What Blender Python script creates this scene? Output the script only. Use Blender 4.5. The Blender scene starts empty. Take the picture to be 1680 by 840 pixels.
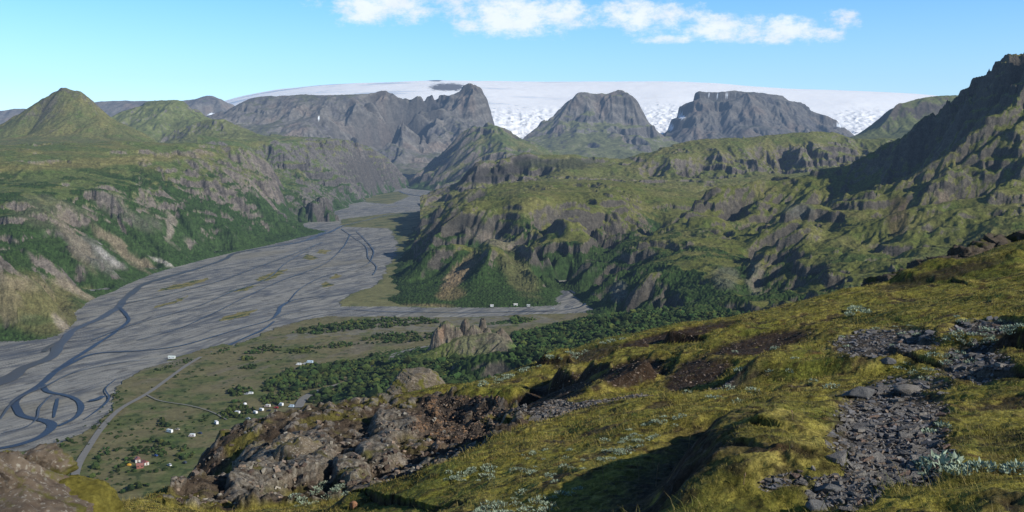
import bpy, math, random
import numpy as np
from mathutils import Vector, Matrix
random.seed(7); rng = np.random.default_rng(7)
sc = bpy.context.scene
COL = sc.collection
f32 = np.float32
# ------------------------------------------------------------------ camera
F = 1614.0; CZ = 240.0; PITCH = math.atan(165/F)
cp, sp = math.cos(PITCH), math.sin(PITCH)
cam_d = bpy.data.cameras.new('camera'); cam = bpy.data.objects.new('camera', cam_d); COL.objects.link(cam)
cam.location = (0, 0, CZ); cam.rotation_euler = (math.pi/2-PITCH, 0, 0)
cam_d.sensor_fit = 'HORIZONTAL'; cam_d.sensor_width = 36; cam_d.lens = 36*F/1680
cam_d.clip_start = 0.1; cam_d.clip_end = 200000
sc.camera = cam
def P(px, py, d):
    """world point at forward distance d seen at photo position px,py"""
    u = (px-840)/F; v = (420-py)/F
    dy = cp+v*sp; dz = v*cp-sp
    return np.array([u*d/dy, d, CZ+dz*d/dy])
def floorz(x, y):
    return np.maximum(0, (np.asarray(y)-1200)*0.01)
def G(px, py, dz=0.0):
    """point of the valley floor"""
    lo, hi = 200.0, 12000.0
    for _ in range(50):
        m = (lo+hi)/2; p = P(px, py, m)
        if p[2] > floorz(0, m): lo = m
        else: hi = m
    p = P(px, py, lo); p[2] = floorz(0, p[1])+dz
    return p
def to_px(x, y, z):
    dx = x; dy = y; dz = z-CZ
    fw = dy*cp-dz*sp; up = dy*sp+dz*cp
    return 840+F*dx/fw, 420-F*up/fw
# ------------------------------------------------------------------ noise
def _h(ix, iy, s):
    h = (ix.astype(np.uint32)*np.uint32(374761393)+iy.astype(np.uint32)*np.uint32(668265263)+np.uint32((s*2246822519) & 0xffffffff))
    h ^= h >> np.uint32(15); h *= np.uint32(2246822519); h ^= h >> np.uint32(13); h *= np.uint32(3266489917); h ^= h >> np.uint32(16)
    return h
def gnoise(x, y, s=0):
    fx = np.floor(x); fy = np.floor(y)
    ix = fx.astype(np.int64); iy = fy.astype(np.int64)
    x = (x-fx).astype(f32); y = (y-fy).astype(f32)
    u = x*x*x*(x*(x*6-15)+10); v = y*y*y*(y*(y*6-15)+10)
    def g(ox, oy):
        a = _h(ix+ox, iy+oy, s).astype(f32)*f32(2*np.pi/4294967296.0)
        return np.cos(a)*(x-ox)+np.sin(a)*(y-oy)
    a = g(0, 0); b = g(1, 0); c = g(0, 1); d = g(1, 1)
    a = a+u*(b-a); c = c+u*(d-c)
    return (a+v*(c-a))*1.5
def fbm(x, y, sc_, oct=4, s=0, gain=.5, lac=2.03, ridged=False):
    t = 0; a = 1.; n = 0; fx = 1/sc_
    for o in range(oct):
        k = gnoise(x*fx+o*17.3, y*fx-o*9.1, s+o)
        if ridged: k = 1-2*np.abs(k)
        t = t+a*k; n += a; a *= gain; fx *= lac
    return t/n
def cells(x, y, sc_, s=0):
    """distance to nearest jittered point (0..~1) and its random id"""
    x = x/sc_; y = y/sc_; ix = np.floor(x).astype(np.int64); iy = np.floor(y).astype(np.int64)
    best = np.full(x.shape, 9., f32); bid = np.zeros(x.shape, f32)
    for i in (-1, 0, 1):
        for j in (-1, 0, 1):
            h = _h(ix+i, iy+j, s); hx = (h & np.uint32(1023)).astype(f32)/1023; hy = ((h >> np.uint32(10)) & np.uint32(1023)).astype(f32)/1023
            d = np.sqrt((ix+i+.1+.8*hx-x)**2+(iy+j+.1+.8*hy-y)**2).astype(f32)
            m = d < best; best = np.where(m, d, best); bid = np.where(m, ((h >> np.uint32(20)) & np.uint32(1023)).astype(f32)/1023, bid)
    return best, bid
def _er(px, py, dx, dy, s):
    fx = np.floor(px); fy = np.floor(py); ix = fx.astype(np.int64); iy = fy.astype(np.int64)
    px = (px-fx).astype(f32); py = (py-fy).astype(f32)
    c = 0; gx = 0; gy = 0; wt = 0; f = f32(2*np.pi)
    for i in (-1, 0, 1, 2):
        for j in (-1, 0, 1, 2):
            h = _h(ix+i, iy+j, s)
            qx = px-i+.5*((h & np.uint32(1023)).astype(f32)/1023); qy = py-j+.5*(((h >> np.uint32(10)) & np.uint32(1023)).astype(f32)/1023)
            w = np.exp(-2*(qx*qx+qy*qy)); m = (qx*dx+qy*dy)*f; sn = np.sin(m)*w
            c = c+np.cos(m)*w; gx = gx-sn*dx; gy = gy-sn*dy; wt = wt+w
    return c/wt, gx/wt, gy/wt
def erosion(x, y, gx, gy, sc_, oct=5, s=0, k=1.0, branch=1.2, gain=.48):
    """gullies that run down the slope; returns about -1..1"""
    m = np.sqrt(gx*gx+gy*gy)+1e-6; a_ = np.clip(m*k*2.5, 0, 1.1)/m
    dx = (-gy*a_).astype(f32); dy = (gx*a_).astype(f32)
    H, A, B = _er(x/sc_, y/sc_, dx, dy, s); H = H*1.0; a = gain; fr = 2.0; n = 1.
    for o in range(1, oct):
        ex, ey = dx-B*branch, dy+A*branch
        q = np.maximum(1, np.sqrt(ex*ex+ey*ey)/1.3); ex = ex/q; ey = ey/q
        h, p, q2 = _er(x/sc_*fr, y/sc_*fr, ex, ey, s+o)
        H = H+h*a; A = A+p*a; B = B+q2*a; n += a; a *= gain; fr *= 2.0
    return H/n
def blur(Z, ky, kx, it=2):
    for _ in range(it):
        for ax, k in ((0, ky), (1, kx)):
            if k < 1: continue
            P_ = np.pad(Z, [(k+1, k) if a == ax else (0, 0) for a in (0, 1)], mode='reflect', reflect_type='odd'); c = np.cumsum(P_, ax); n = 2*k+1
            Z = (c[n:] if ax == 0 else c[:, n:])-(c[:-n] if ax == 0 else c[:, :-n]); Z = Z/n
    return Z
def sst(a, b, x):
    t = np.clip((x-a)/(b-a), 0, 1); return t*t*(3-2*t)
def grad(X, Y, Z):
    Xi, Xj = np.gradient(X); Yi, Yj = np.gradient(Y); Zi, Zj = np.gradient(Z)
    D = Xi*Yj-Xj*Yi; D = np.where(np.abs(D) < 1e-9, 1e-9, D)
    return (Zi*Yj-Zj*Yi)/D, (Xi*Zj-Xj*Zi)/D
# ------------------------------------------------------------------ surfaces through surveyed points
class RBF:
    def __init__(s, pts, sc_=1.0, c=None):
        p = np.array(pts, float); keep = []; s.c2 = ((c if c else .008*np.median(p[:, 1]))/(sc_*30))**2
        for i in range(len(p)):
            if all((p[i, 0]-p[j, 0])**2+(p[i, 1]-p[j, 1])**2 > (sc_*.2)**2 for j in keep): keep.append(i)
        p = p[keep]; s.sc = sc_*30; s.c = p[:, :2].mean(0); q = (p[:, :2]-s.c)/s.sc; s.q = q
        n = len(q); A = np.zeros((n+3, n+3)); A[:n, :n] = -np.sqrt(((q[:, None]-q[None])**2).sum(2)+s.c2); A[:n, :n] += np.eye(n)*(.05 if np.median(p[:, 1]) < 6500 else .012)
        A[:n, n] = 1; A[:n, n+1:] = q; A[n, :n] = 1; A[n+1:, :n] = q.T
        b = np.zeros(n+3); b[:n] = p[:, 2]; s.w = np.linalg.solve(A, b)
    def __call__(s, x, y):
        sh = x.shape; a = np.stack([x.ravel()-s.c[0], y.ravel()-s.c[1]], 1)/s.sc; o = np.empty(len(a)); w = s.w
        q = s.q.astype(f32); wq = w[:-3].astype(f32)
        for i in range(0, len(a), 40000):
            c = a[i:i+40000].astype(f32)
            d = np.sqrt(np.maximum((c[:, 0:1]-q[:, 0])**2+(c[:, 1:2]-q[:, 1])**2, 0)+f32(s.c2))
            o[i:i+40000] = -(d@wq)+w[-3]+c@w[-2:]
        return o.reshape(sh)
def line(pts, step=14):
    """resample a polyline of px,py,d"""
    out = []
    for a, b in zip(pts[:-1], pts[1:]):
        n = max(1, int(math.hypot(b[0]-a[0], b[1]-a[1])/step), int(abs(b[2]-a[2])/(.013*max(a[2], b[2], 1))) if a[2] < 4000 else 1)
        for k in range(n):
            t = k/n; out.append(tuple(a[i]+(b[i]-a[i])*t for i in range(3)))
    out.append(tuple(pts[-1])); return out
def ridge(pts, back=0, drop=0, step=14):
    o = []
    for p in line(pts, step):
        w = P(*p); o.append(w)
        if back: 
            r = (w[1]+back)/w[1]; o.append(np.array([w[0]*r, w[1]*r, w[2]-drop]))
    return o
def foot(pts, front=60, sink=30, step=14):
    o = []
    for p in line([(a, b, 0) for a, b in pts], step):
        w = G(p[0], p[1]); o.append(w); r = (w[1]-front)/w[1]
        if front: o.append(np.array([w[0]*r, w[1]*r, w[2]-sink]))
    return o
def grid(px0, px1, nx, y0, y1, ny, geo=True):
    u = (np.linspace(px0, px1, nx)-840)/F/cp
    y = np.geomspace(y0, y1, ny) if geo else np.linspace(y0, y1, ny)
    Y, U = np.meshgrid(y, u, indexing='ij'); return U*Y, Y
# ------------------------------------------------------------------ mesh and material helpers
def mesh_obj(name, V, Fc, mat, col=None, smooth=True, parent=None, link=True):
    V = np.asarray(V, f32).reshape(-1, 3); me = bpy.data.meshes.new(name); me.vertices.add(len(V)); me.vertices.foreach_set('co', V.ravel())
    Fc = np.asarray(Fc, np.int32); k = Fc.shape[1]; n = len(Fc)
    me.loops.add(n*k); me.loops.foreach_set('vertex_index', Fc.ravel()); me.polygons.add(n)
    me.polygons.foreach_set('loop_start', np.arange(0, n*k, k, dtype=np.int32))
    me.polygons.foreach_set('use_smooth', np.full(n, smooth, bool))
    me.update(calc_edges=True)
    if col is not None:
        a = me.color_attributes.new('Col', 'FLOAT_COLOR', 'POINT'); c = np.ones((len(V), 4), f32); c[:, :3] = np.asarray(col).reshape(-1, 3); a.data.foreach_set('color', c.ravel())
    if mat: me.materials.append(mat)
    o = bpy.data.objects.new(name, me)
    if link: COL.objects.link(o)
    if parent: o.parent = parent
    return o
def grid_mesh(name, X, Y, Z, mat, col, keep=None, smooth=True):
    ny, nx = X.shape; idx = np.arange(nx*ny).reshape(ny, nx)
    Fc = np.stack([idx[:-1, :-1], idx[:-1, 1:], idx[1:, 1:], idx[1:, :-1]], -1).reshape(-1, 4)
    V = np.stack([X, Y, Z], -1).reshape(-1, 3); C = col.reshape(-1, 3)
    if keep is not None:
        kf = keep.ravel(); fm = kf[Fc].any(1) if keep.shape == X.shape else kf; Fc = Fc[fm]
        used = np.zeros(len(V), bool); used[Fc.ravel()] = True; mp = np.cumsum(used)-1; Fc = mp[Fc]; V = V[used]; C = C[used]
    return mesh_obj(name, V, Fc, mat, C, smooth)
def tag(o, label=None, cat=None, group=None, kind=None):
    if label: o['label'] = label
    if cat: o['category'] = cat
    if group: o['group'] = group
    if kind: o['kind'] = kind
    return o
def struct(o, label=None):
    o['kind'] = 'structure'
    if label: o['label'] = label; 
    return o
def newmat(name, rough=.95, spec=.15):
    m = bpy.data.materials.new(name); m.use_nodes = True; nt = m.node_tree; b = nt.nodes['Principled BSDF']
    b.inputs['Roughness'].default_value = rough; b.inputs['Specular IOR Level'].default_value = spec
    return m, nt, b
def colmat(name, scales, amt=.5, bump=None, rough=.95, spec=.15):
    """vertex colour broken up by noises of real size; bump=(size, strength, distance)"""
    m, nt, b = newmat(name, rough, spec); N = nt.nodes; L = nt.links
    at = N.new('ShaderNodeAttribute'); at.attribute_name = 'Col'; geo = N.new('ShaderNodeNewGeometry'); cur = at.outputs['Color']
    for i, s in enumerate(scales):
        t = N.new('ShaderNodeTexNoise'); t.inputs['Scale'].default_value = 1/s; t.inputs['Detail'].default_value = 5; t.inputs['Roughness'].default_value = .65
        L.new(geo.outputs['Position'], t.inputs['Vector'])
        r = N.new('ShaderNodeMapRange'); r.inputs['From Min'].default_value = .3; r.inputs['From Max'].default_value = .7
        r.inputs['To Min'].default_value = 1-amt; r.inputs['To Max'].default_value = 1+amt; L.new(t.outputs['Fac'], r.inputs['Value'])
        v = N.new('ShaderNodeVectorMath'); v.operation = 'SCALE'; L.new(cur, v.inputs[0]); L.new(r.outputs['Result'], v.inputs['Scale']); cur = v.outputs['Vector']
    L.new(cur, b.inputs['Base Color'])
    if bump:
        t = N.new('ShaderNodeTexNoise'); t.inputs['Scale'].default_value = 1/bump[0]; t.inputs['Detail'].default_value = 6; t.inputs['Roughness'].default_value = .7
        L.new(geo.outputs['Position'], t.inputs['Vector'])
        bm = N.new('ShaderNodeBump'); bm.inputs['Strength'].default_value = bump[1]; bm.inputs['Distance'].default_value = bump[2]
        L.new(t.outputs['Fac'], bm.inputs['Height']); L.new(bm.outputs['Normal'], b.inputs['Normal'])
    return m
def flat(name, c, rough=.6, spec=.4, metal=0):
    m, nt, b = newmat(name, rough, spec); N = nt.nodes; L = nt.links
    t = N.new('ShaderNodeTexNoise'); t.inputs['Scale'].default_value = 2.5; g = N.new('ShaderNodeTexCoord'); L.new(g.outputs['Object'], t.inputs['Vector'])
    r = N.new('ShaderNodeMix'); r.data_type = 'RGBA'; r.inputs['A'].default_value = (c[0]*.85, c[1]*.85, c[2]*.85, 1); r.inputs['B'].default_value = (min(c[0]*1.1, 1), min(c[1]*1.1, 1), min(c[2]*1.1, 1), 1)
    L.new(t.outputs['Fac'], r.inputs['Factor']); L.new(r.outputs['Result'], b.inputs['Base Color']); b.inputs['Metallic'].default_value = metal
    return m
def mixc(c, new, m):
    return c*(1-m[..., None])+np.array(new)*m[..., None]
def interp_poly(x, y, pts):
    """signed side/distance to a world polyline; + = left of direction"""
    best = np.full(x.shape, 1e9); bc = np.zeros(x.shape); sg = np.zeros(x.shape); tt = np.zeros(x.shape); L0 = 0; 
    lens = [math.hypot(b[0]-a[0], b[1]-a[1]) for a, b in zip(pts[:-1], pts[1:])]; tot = sum(lens)
    for a, b, l in zip(pts[:-1], pts[1:], lens):
        ex, ey = (b[0]-a[0])/l, (b[1]-a[1])/l; t = np.clip((x-a[0])*ex+(y-a[1])*ey, 0, l)
        qx = x-a[0]-t*ex; qy = y-a[1]-t*ey; d = np.sqrt(qx*qx+qy*qy); cr_ = ex*qy-ey*qx; m = (d < best-1e-6) | ((d < best+1e-6) & (np.abs(cr_) > bc))
        best = np.where(m, d, best); bc = np.where(m, np.abs(cr_), bc); sg = np.where(m, np.sign(cr_), sg); tt = np.where(m, (L0+t)/tot, tt); L0 += l
    return best, sg, tt
def inpoly(x, y, poly):
    r = np.zeros(x.shape, bool); n = len(poly)
    for i in range(n):
        x1, y1 = poly[i][:2]; x2, y2 = poly[(i+1) % n][:2]
        if y1 == y2: continue
        c = ((y1 > y) != (y2 > y)) & (x < (x2-x1)*(y-y1)/(y2-y1)+x1); r ^= c
    return r
# ------------------------------------------------------------------ light, sky, haze
SUN_EL = math.radians(29); SUN_A = math.radians(32)
S = Vector((math.cos(SUN_EL)*math.cos(SUN_A), -math.cos(SUN_EL)*math.sin(SUN_A), math.sin(SUN_EL)))
ld = bpy.data.lights.new('sun', 'SUN'); ld.energy = 5.0; ld.angle = math.radians(.5); ld.color = (1, .94, .84)
lo = bpy.data.objects.new('sun', ld); COL.objects.link(lo); lo.rotation_euler = S.to_track_quat('Z', 'Y').to_euler(); lo.location = (300, -100, 900)
w = bpy.data.worlds.new('World'); sc.world = w; w.use_nodes = True; nt = w.node_tree; N = nt.nodes; L = nt.links
bg = N['Background']; sky_air = N.new('ShaderNodeTexSky'); sky_air.sky_type = 'NISHITA'; sky_air.sun_disc = False; sky_air.sun_elevation = SUN_EL; sky_air.sun_rotation = math.pi/2+SUN_A
sky_air.altitude = 600; sky_air.air_density = 1.0; sky_air.dust_density = 1.0; sky_air.ozone_density = 2.0
bg.inputs['Strength'].default_value = .115
tint = N.new('ShaderNodeVectorMath'); tint.operation = 'MULTIPLY'; tint.inputs[1].default_value = (.95, 1.54, 2.02); L.new(sky_air.outputs['Color'], tint.inputs[0])
tc = N.new('ShaderNodeTexCoord'); sep = N.new('ShaderNodeSeparateXYZ'); L.new(tc.outputs['Generated'], sep.inputs[0])
def mth(op, a, b=None, c=None, cl=False):
    n = N.new('ShaderNodeMath'); n.operation = op; n.use_clamp = cl
    for i, v in enumerate((a, b, c)):
        if v is None: continue
        if isinstance(v, (int, float)): n.inputs[i].default_value = v
        else: L.new(v, n.inputs[i])
    return n.outputs[0]
az = mth('DIVIDE', sep.outputs['X'], sep.outputs['Y']); el = mth('DIVIDE', sep.outputs['Z'], sep.outputs['Y'])
cv = N.new('ShaderNodeCombineXYZ'); L.new(az, cv.inputs[0]); L.new(mth('MULTIPLY', el, 1.7), cv.inputs[1])
def cnoise(s, det, off):
    t = N.new('ShaderNodeTexNoise'); t.inputs['Scale'].default_value = s; t.inputs['Detail'].default_value = det; t.inputs['Roughness'].default_value = .66
    a = N.new('ShaderNodeVectorMath'); a.inputs[1].default_value = (off, off*.7, 0); L.new(cv.outputs[0], a.inputs[0]); L.new(a.outputs[0], t.inputs['Vector']); return t.outputs['Fac']
n1 = cnoise(14, 7, 3.1); n2 = cnoise(45, 5, 1.2)
blob = None
# cloud banks: centre azimuth tangent, elevation tangent, half sizes
for (px, py, rx, ry, k) in ((630, 8, 110, 34, 1.1), (730, -16, 170, 40, 1.05), (840, 26, 125, 33, 1.15), (930, 22, 60, 28, 1), (1060, 22, 85, 32, 1.05), (1180, 45, 55, 24, 1.0), (1270, 50, 85, 22, 1.05), (1110, 66, 60, 7, .7), (1385, 33, 36, 18, 1.1), (1345, 56, 50, 14, 1.0), (600, -50, 260, 40, 1), (1000, -70, 300, 50, 1)):
    p = P(px, py, 1.0); a0 = p[0]; e0 = p[2]-CZ; rx /= F; ry /= F
    dx = mth('DIVIDE', mth('SUBTRACT', az, float(a0)), rx); dy = mth('DIVIDE', mth('SUBTRACT', el, float(e0)), ry)
    d = mth('ADD', mth('MULTIPLY', dx, dx), mth('MULTIPLY', dy, dy)); v = mth('MULTIPLY', mth('SUBTRACT', 1.0, d), k)
    blob = v if blob is None else mth('SMOOTH_MAX', blob, v, .25)
val = mth('ADD', blob, mth('MULTIPLY', mth('SUBTRACT', n1, .50), 3.8)); val = mth('ADD', val, mth('MULTIPLY', mth('SUBTRACT', n2, .5), 4.0))
den = N.new('ShaderNodeMapRange'); den.interpolation_type = 'SMOOTHSTEP'; den.inputs['From Min'].default_value = -.35; den.inputs['From Max'].default_value = 1.5; den.inputs['To Max'].default_value = .97
L.new(val, den.inputs['Value'])
front = mth('MULTIPLY', den.outputs['Result'], mth('GREATER_THAN', sep.outputs['Y'], 0.05))
shade = N.new('ShaderNodeMapRange'); shade.inputs['From Min'].default_value = .35; shade.inputs['From Max'].default_value = .62; shade.inputs['To Min'].default_value = 8.0; shade.inputs['To Max'].default_value = 9.6; L.new(n1, shade.inputs['Value'])
cc = N.new('ShaderNodeCombineXYZ')
for i, k in enumerate((.95, 1.0, 1.0)): L.new(mth('MULTIPLY', shade.outputs['Result'], k), cc.inputs[i])
mx = N.new('ShaderNodeMix'); mx.data_type = 'RGBA'; L.new(front, mx.inputs['Factor']); zen = N.new('ShaderNodeMapRange'); zen.inputs['From Min'].default_value = .16; zen.inputs['From Max'].default_value = .38; zen.inputs['To Min'].default_value = 1; zen.inputs['To Max'].default_value = .24; L.new(sep.outputs['Z'], zen.inputs['Value'])  # zen dims the background above the view to cut fill light
eg = N.new('ShaderNodeMapRange'); eg.inputs['From Min'].default_value = .0; eg.inputs['From Max'].default_value = .17; L.new(sep.outputs['Z'], eg.inputs['Value'])
gc = N.new('ShaderNodeMix'); gc.data_type = 'RGBA'; gc.inputs['A'].default_value = (1.65, 1.16, 1.0, 1); gc.inputs['B'].default_value = (.70, .86, 1.0, 1); L.new(eg.outputs['Result'], gc.inputs['Factor'])
tg = N.new('ShaderNodeVectorMath'); tg.operation = 'MULTIPLY'; L.new(tint.outputs[0], tg.inputs[0]); L.new(gc.outputs['Result'], tg.inputs[1])
tz = N.new('ShaderNodeVectorMath'); tz.operation = 'SCALE'; L.new(tg.outputs[0], tz.inputs[0]); L.new(zen.outputs['Result'], tz.inputs['Scale']); L.new(tz.outputs[0], mx.inputs['A']); L.new(cc.outputs[0], mx.inputs['B'])
L.new(mx.outputs['Result'], bg.inputs['Color'])
# air: haze volume past the farthest ice, its emission stands in for scattered light
hz = bpy.data.materials.new('glowing_haze'); hz.use_nodes = True; nt = hz.node_tree; nt.nodes.remove(nt.nodes['Principled BSDF'])
va = nt.nodes.new('ShaderNodeVolumeAbsorption'); ve = nt.nodes.new('ShaderNodeEmission'); ad = nt.nodes.new('ShaderNodeAddShader')
HD = 1.9e-5
va.inputs['Color'].default_value = (0, 0, 0, 1); va.inputs['Density'].default_value = HD
ve.inputs['Color'].default_value = (.33, .52, .86, 1); ve.inputs['Strength'].default_value = HD*1.05
nt.links.new(va.outputs[0], ad.inputs[0]); nt.links.new(ve.outputs[0], ad.inputs[1]); nt.links.new(ad.outputs[0], nt.nodes['Material Output'].inputs['Volume'])
V = [(x, y, z) for x in (-16000, 16000) for y in (-2500, 21000) for z in (-300, 1900)]
struct(mesh_obj('sky_air', V, [(0, 1, 3, 2), (4, 6, 7, 5), (0, 4, 5, 1), (2, 3, 7, 6), (0, 2, 6, 4), (1, 5, 7, 3)], hz, smooth=False))  # box of the haze volume; the world background lies behind it
# ------------------------------------------------------------------ materials of the land
M_hill = colmat('hill_ground', (9, 2.5), .42, (6, .9, 2.2)); M_far = colmat('far_rock', (60, 18), .28, (25, .7, 8))
M_ice = colmat('glacier_ice', (80,), .05, (40, .5, 6), rough=.6)
M_gravel = colmat('river_gravel', (25, 4), .16, (3, .3, .3)); M_meadow = colmat('meadow_ground', (14, 3), .26, (2, .4, .4))
GRASS = (.100, .101, .036); OLIVE = (.150, .138, .050); SCRUB = (.026, .052, .013); ROCK = (.128, .112, .096); DARK = (.05, .046, .042); TAN = (.225, .175, .125); GREEN = (.075, .115, .024)
def hill(name, pts, g, er, no, cols=None, cull=-14, rough=(0, 1), cliff=None, mat=None, seed=1, scrub=None, lump=0, extra=None, sc_=10, rocky=.6, grass=GRASS, rock=ROCK, kk=1.0, post=None, sharp=None, label=None, warp=0, bias=(0, 0), emin=.12, off=.2):
    """g=(px0,px1,nx,y0,y1,ny); er=list of (size,amp,oct); no=list of (size,amp,oct,ridged)"""
    X, Y = grid(*g); fn = RBF(pts, sc_)
    sx, sy = max(1, g[2]//260), max(1, g[5]//220)
    if warp:
        wx = X+warp*fbm(X, Y, warp*3.2, 3, seed+77); wy = Y+warp*fbm(X+999, Y, warp*3.2, 3, seed+78)
    else: wx, wy = X, Y
    if sx > 1 or sy > 1:
        iy = np.unique(np.r_[np.arange(0, g[5], sy), g[5]-1]); ix = np.unique(np.r_[np.arange(0, g[2], sx), g[2]-1])
        Zc = fn(wx[np.ix_(iy, ix)], wy[np.ix_(iy, ix)])
        Zc = np.stack([np.interp(np.arange(g[2]), ix, r) for r in Zc]); Z = np.stack([np.interp(np.arange(g[5]), iy, Zc[:, k]) for k in range(g[2])], 1)
    else: Z = fn(wx, wy)
    Z = blur(Z, sy, sx)
    fl = floorz(X, Y); hgt = Z-fl
    gx, gy = grad(X, Y, Z); gx = blur(gx, 2*sy, 2*sx); gy = blur(gy, 2*sy, 2*sx)
    gm = np.sqrt(gx*gx+gy*gy); E = np.zeros_like(Z)
    up = sst(0, 30, hgt)
    for (s_, a_, o_) in er:
        h = erosion(X, Y, gx+bias[0], gy+bias[1], s_, o_, seed, kk); k = a_*np.clip(gm*2.2, emin, .95)*up
        Z = Z+h*k-k*off; E += h; seed += 11
    E /= max(1, len(er))
    for (s_, a_, o_, r_) in no:
        n_ = fbm(X, Y, s_, o_, seed, ridged=r_); Z = Z+(n_)*a_*up; seed += 7
    if cliff:   # rock bands: stretches of the height range are compressed into steps
        for (st, amp, s_) in cliff:
            ph = (Z+s_*.25*fbm(X, Y, s_, 4, seed+3))/st; fr = ph-np.floor(ph); q = sst(.35, .65, fr)-fr
            mk = sst(-.05, .3, fbm(X, Y, s_*1.7, 3, seed+5)); Z = Z+q*st*amp*mk*up; seed += 9
    if extra: Z = extra(X, Y, Z, fl)
    hgt = Z-fl
    gx, gy = grad(X, Y, Z); sl = np.sqrt(gx*gx+gy*gy)
    n1 = fbm(X, Y, 120, 4, seed+20); n2 = fbm(X, Y, 22, 4, seed+21); n3 = fbm(X, Y, 45, 3, seed+22)
    C = np.ones(X.shape+(3,))*np.array(grass); C = mixc(C, OLIVE if mat is not M_far else tuple(np.array(grass)*1.2), sst(-.2, .35, n1)*.8); C = mixc(C, GREEN, sst(.05, .4, n3)*.45)
    rk = sst(rocky, rocky+.5, sl+.35*n2+.25*n3)
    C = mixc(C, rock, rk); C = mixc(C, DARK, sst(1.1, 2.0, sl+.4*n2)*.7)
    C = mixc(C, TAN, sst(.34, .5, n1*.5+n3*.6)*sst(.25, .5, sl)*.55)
    C = C*(1-.42*sst(.0, .6, -E))[..., None]  # gullies darkened in the colour, in place of crevice shade
    if scrub:
        lo_, hi_, k_ = scrub; m = sst(0, .25, k_-.5+sst(hi_, lo_, hgt)*1.0-.9*rk+.7*n3+.9*n1-.4*E-.1)*sst(hi_*1.4, hi_*.9, hgt)
        if lump:
            d, i_ = cells(X, Y, lump, seed+40); b = np.sqrt(np.clip(1-d*d*1.6, 0, 1)); Z = Z+b*m*lump*.7*(.6+.7*i_)
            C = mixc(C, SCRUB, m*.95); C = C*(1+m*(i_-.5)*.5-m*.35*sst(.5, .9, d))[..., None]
        else: C = mixc(C, SCRUB, m*.9)
    if cols: C = cols(X, Y, Z, C, sl, hgt)
    if mat is not M_ice: C = C*1.15
    keep = Z > floorz(X, Y)+cull
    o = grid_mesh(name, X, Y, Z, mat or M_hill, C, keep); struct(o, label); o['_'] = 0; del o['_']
    return X, Y, Z
ONLY = globals().get('ONLY', None)
# ---- glacier
def ice_extra(X, Y, Z, fl):
    px, py = to_px(X, Y, Z)
    k = np.maximum(np.exp(-((px-880)/110)**2)*sst(165, 200, py), np.exp(-((px-1100)/60)**2)*sst(165, 190, py)); k = np.maximum(k, sst(1330, 1420, px)*sst(172, 200, py))
    return Z+k*(26*fbm(X, Y*.6, 120, 5, 91, ridged=True))+5*fbm(X, Y, 350, 3, 92)
def ice_cols(X, Y, Z, C, sl, h):
    C[:] = (.98, .98, .98); px, py = to_px(X, Y, Z); n = fbm(X*.35, Y, 420, 5, 95); m = fbm(X, Y, 90, 5, 96)
    C = mixc(C, (.55, .62, .72), sst(.12, .42, n)*.6*sst(1250, 700, px)); 
    k = np.exp(-((px-880)/130)**2)*sst(160, 195, py); k = np.maximum(k, sst(1330, 1420, px)*sst(172, 200, py)); k = np.maximum(k, np.exp(-((px-1100)/70)**2)*sst(160, 185, py))
    C = mixc(C, (.50, .55, .62), sst(-.1, .4, m)*k*.5); C = mixc(C, (.16, .15, .15), sst(.38, .48, m+.25*n)*sst(.1, .6, k+.25)*.8)
    b = sst(700, 560, px)*sst(.0, .35, n+.2*m); C = mixc(C, (.40, .50, .62), b*.8)
    nun = np.exp(-((px-735)/34)**2-((py-143)/7)**2)+np.exp(-((px-714)/14)**2-((py-131)/2.5)**2)
    return mixc(C, (.13, .11, .10), sst(.35, .6, nun+.5*m))
T = ridge([(310, 205, 15500), (350, 172, 15500), (375, 164, 15500), (400, 157, 15500), (460, 146, 15500), (560, 137.5, 15500), (640, 136, 15500), (690, 133.5, 15500), (715, 131.5, 15500), (740, 133, 15500), (900, 135, 15500), (1110, 134, 15500), (1190, 138, 15500), (1240, 146, 15500), (1400, 149.5, 15500), (1500, 154, 15500), (1560, 161, 15500), (1640, 170, 15500), (1760, 185, 15500)], 1500, 90, 20)
T += ridge([(300, 225, 11500), (400, 178, 11800), (460, 162, 12500), (600, 158, 12800), (700, 152, 13000), (800, 160, 12600), (900, 162, 12800), (1000, 160, 12800), (1100, 160, 12600), (1300, 170, 12600), (1400, 168, 12600), (1560, 178, 12800), (1700, 190, 12800)], step=25)
T += ridge([(400, 200, 10200), (700, 190, 10300), (800, 200, 10300), (840, 226, 9800), (880, 232, 9700), (920, 215, 10200), (1000, 215, 10400), (1080, 222, 10100), (1150, 225, 10300), (1300, 215, 10400), (1400, 216, 10100), (1500, 225, 10200), (1700, 235, 10400)], step=25)
hill('glacier', T, (300, 1760, 980, 9700, 17000, 260), [], [], cols=ice_cols, extra=ice_extra, mat=M_ice, cull=-900, sc_=40, label='broad white ice cap with broken icefalls behind the grey mountains')
GREY = (.130, .120, .106); FARG = (.090, .100, .052)
def farcols(gr, gt=.45, snow=()):
    def f(X, Y, Z, C, sl, h):
        n = fbm(X, Y, 260, 4, 55); m = fbm(X, Y, 60, 4, 56)
        C[:] = GREY; C = mixc(C, (.16, .125, .10), sst(.0, .4, n)*.7); C = mixc(C, (.07, .066, .072), sst(.0, .4, -n+.3*m)*.7); C = mixc(C, gr, sst(gt+.2, gt-.15, sl+.5*n+.3*m)*.9)
        C = mixc(C, DARK, sst(1.1, 1.8, sl)*.6)
        if snow:
            px, py = to_px(X, Y, Z)
            for (a, b, c, d) in snow: C = mixc(C, (.75, .8, .88), sst(.5, .7, np.exp(-((px-a)/c)**2-((py-b)/d)**2)+.25*m))
        return C
    return f
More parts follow.
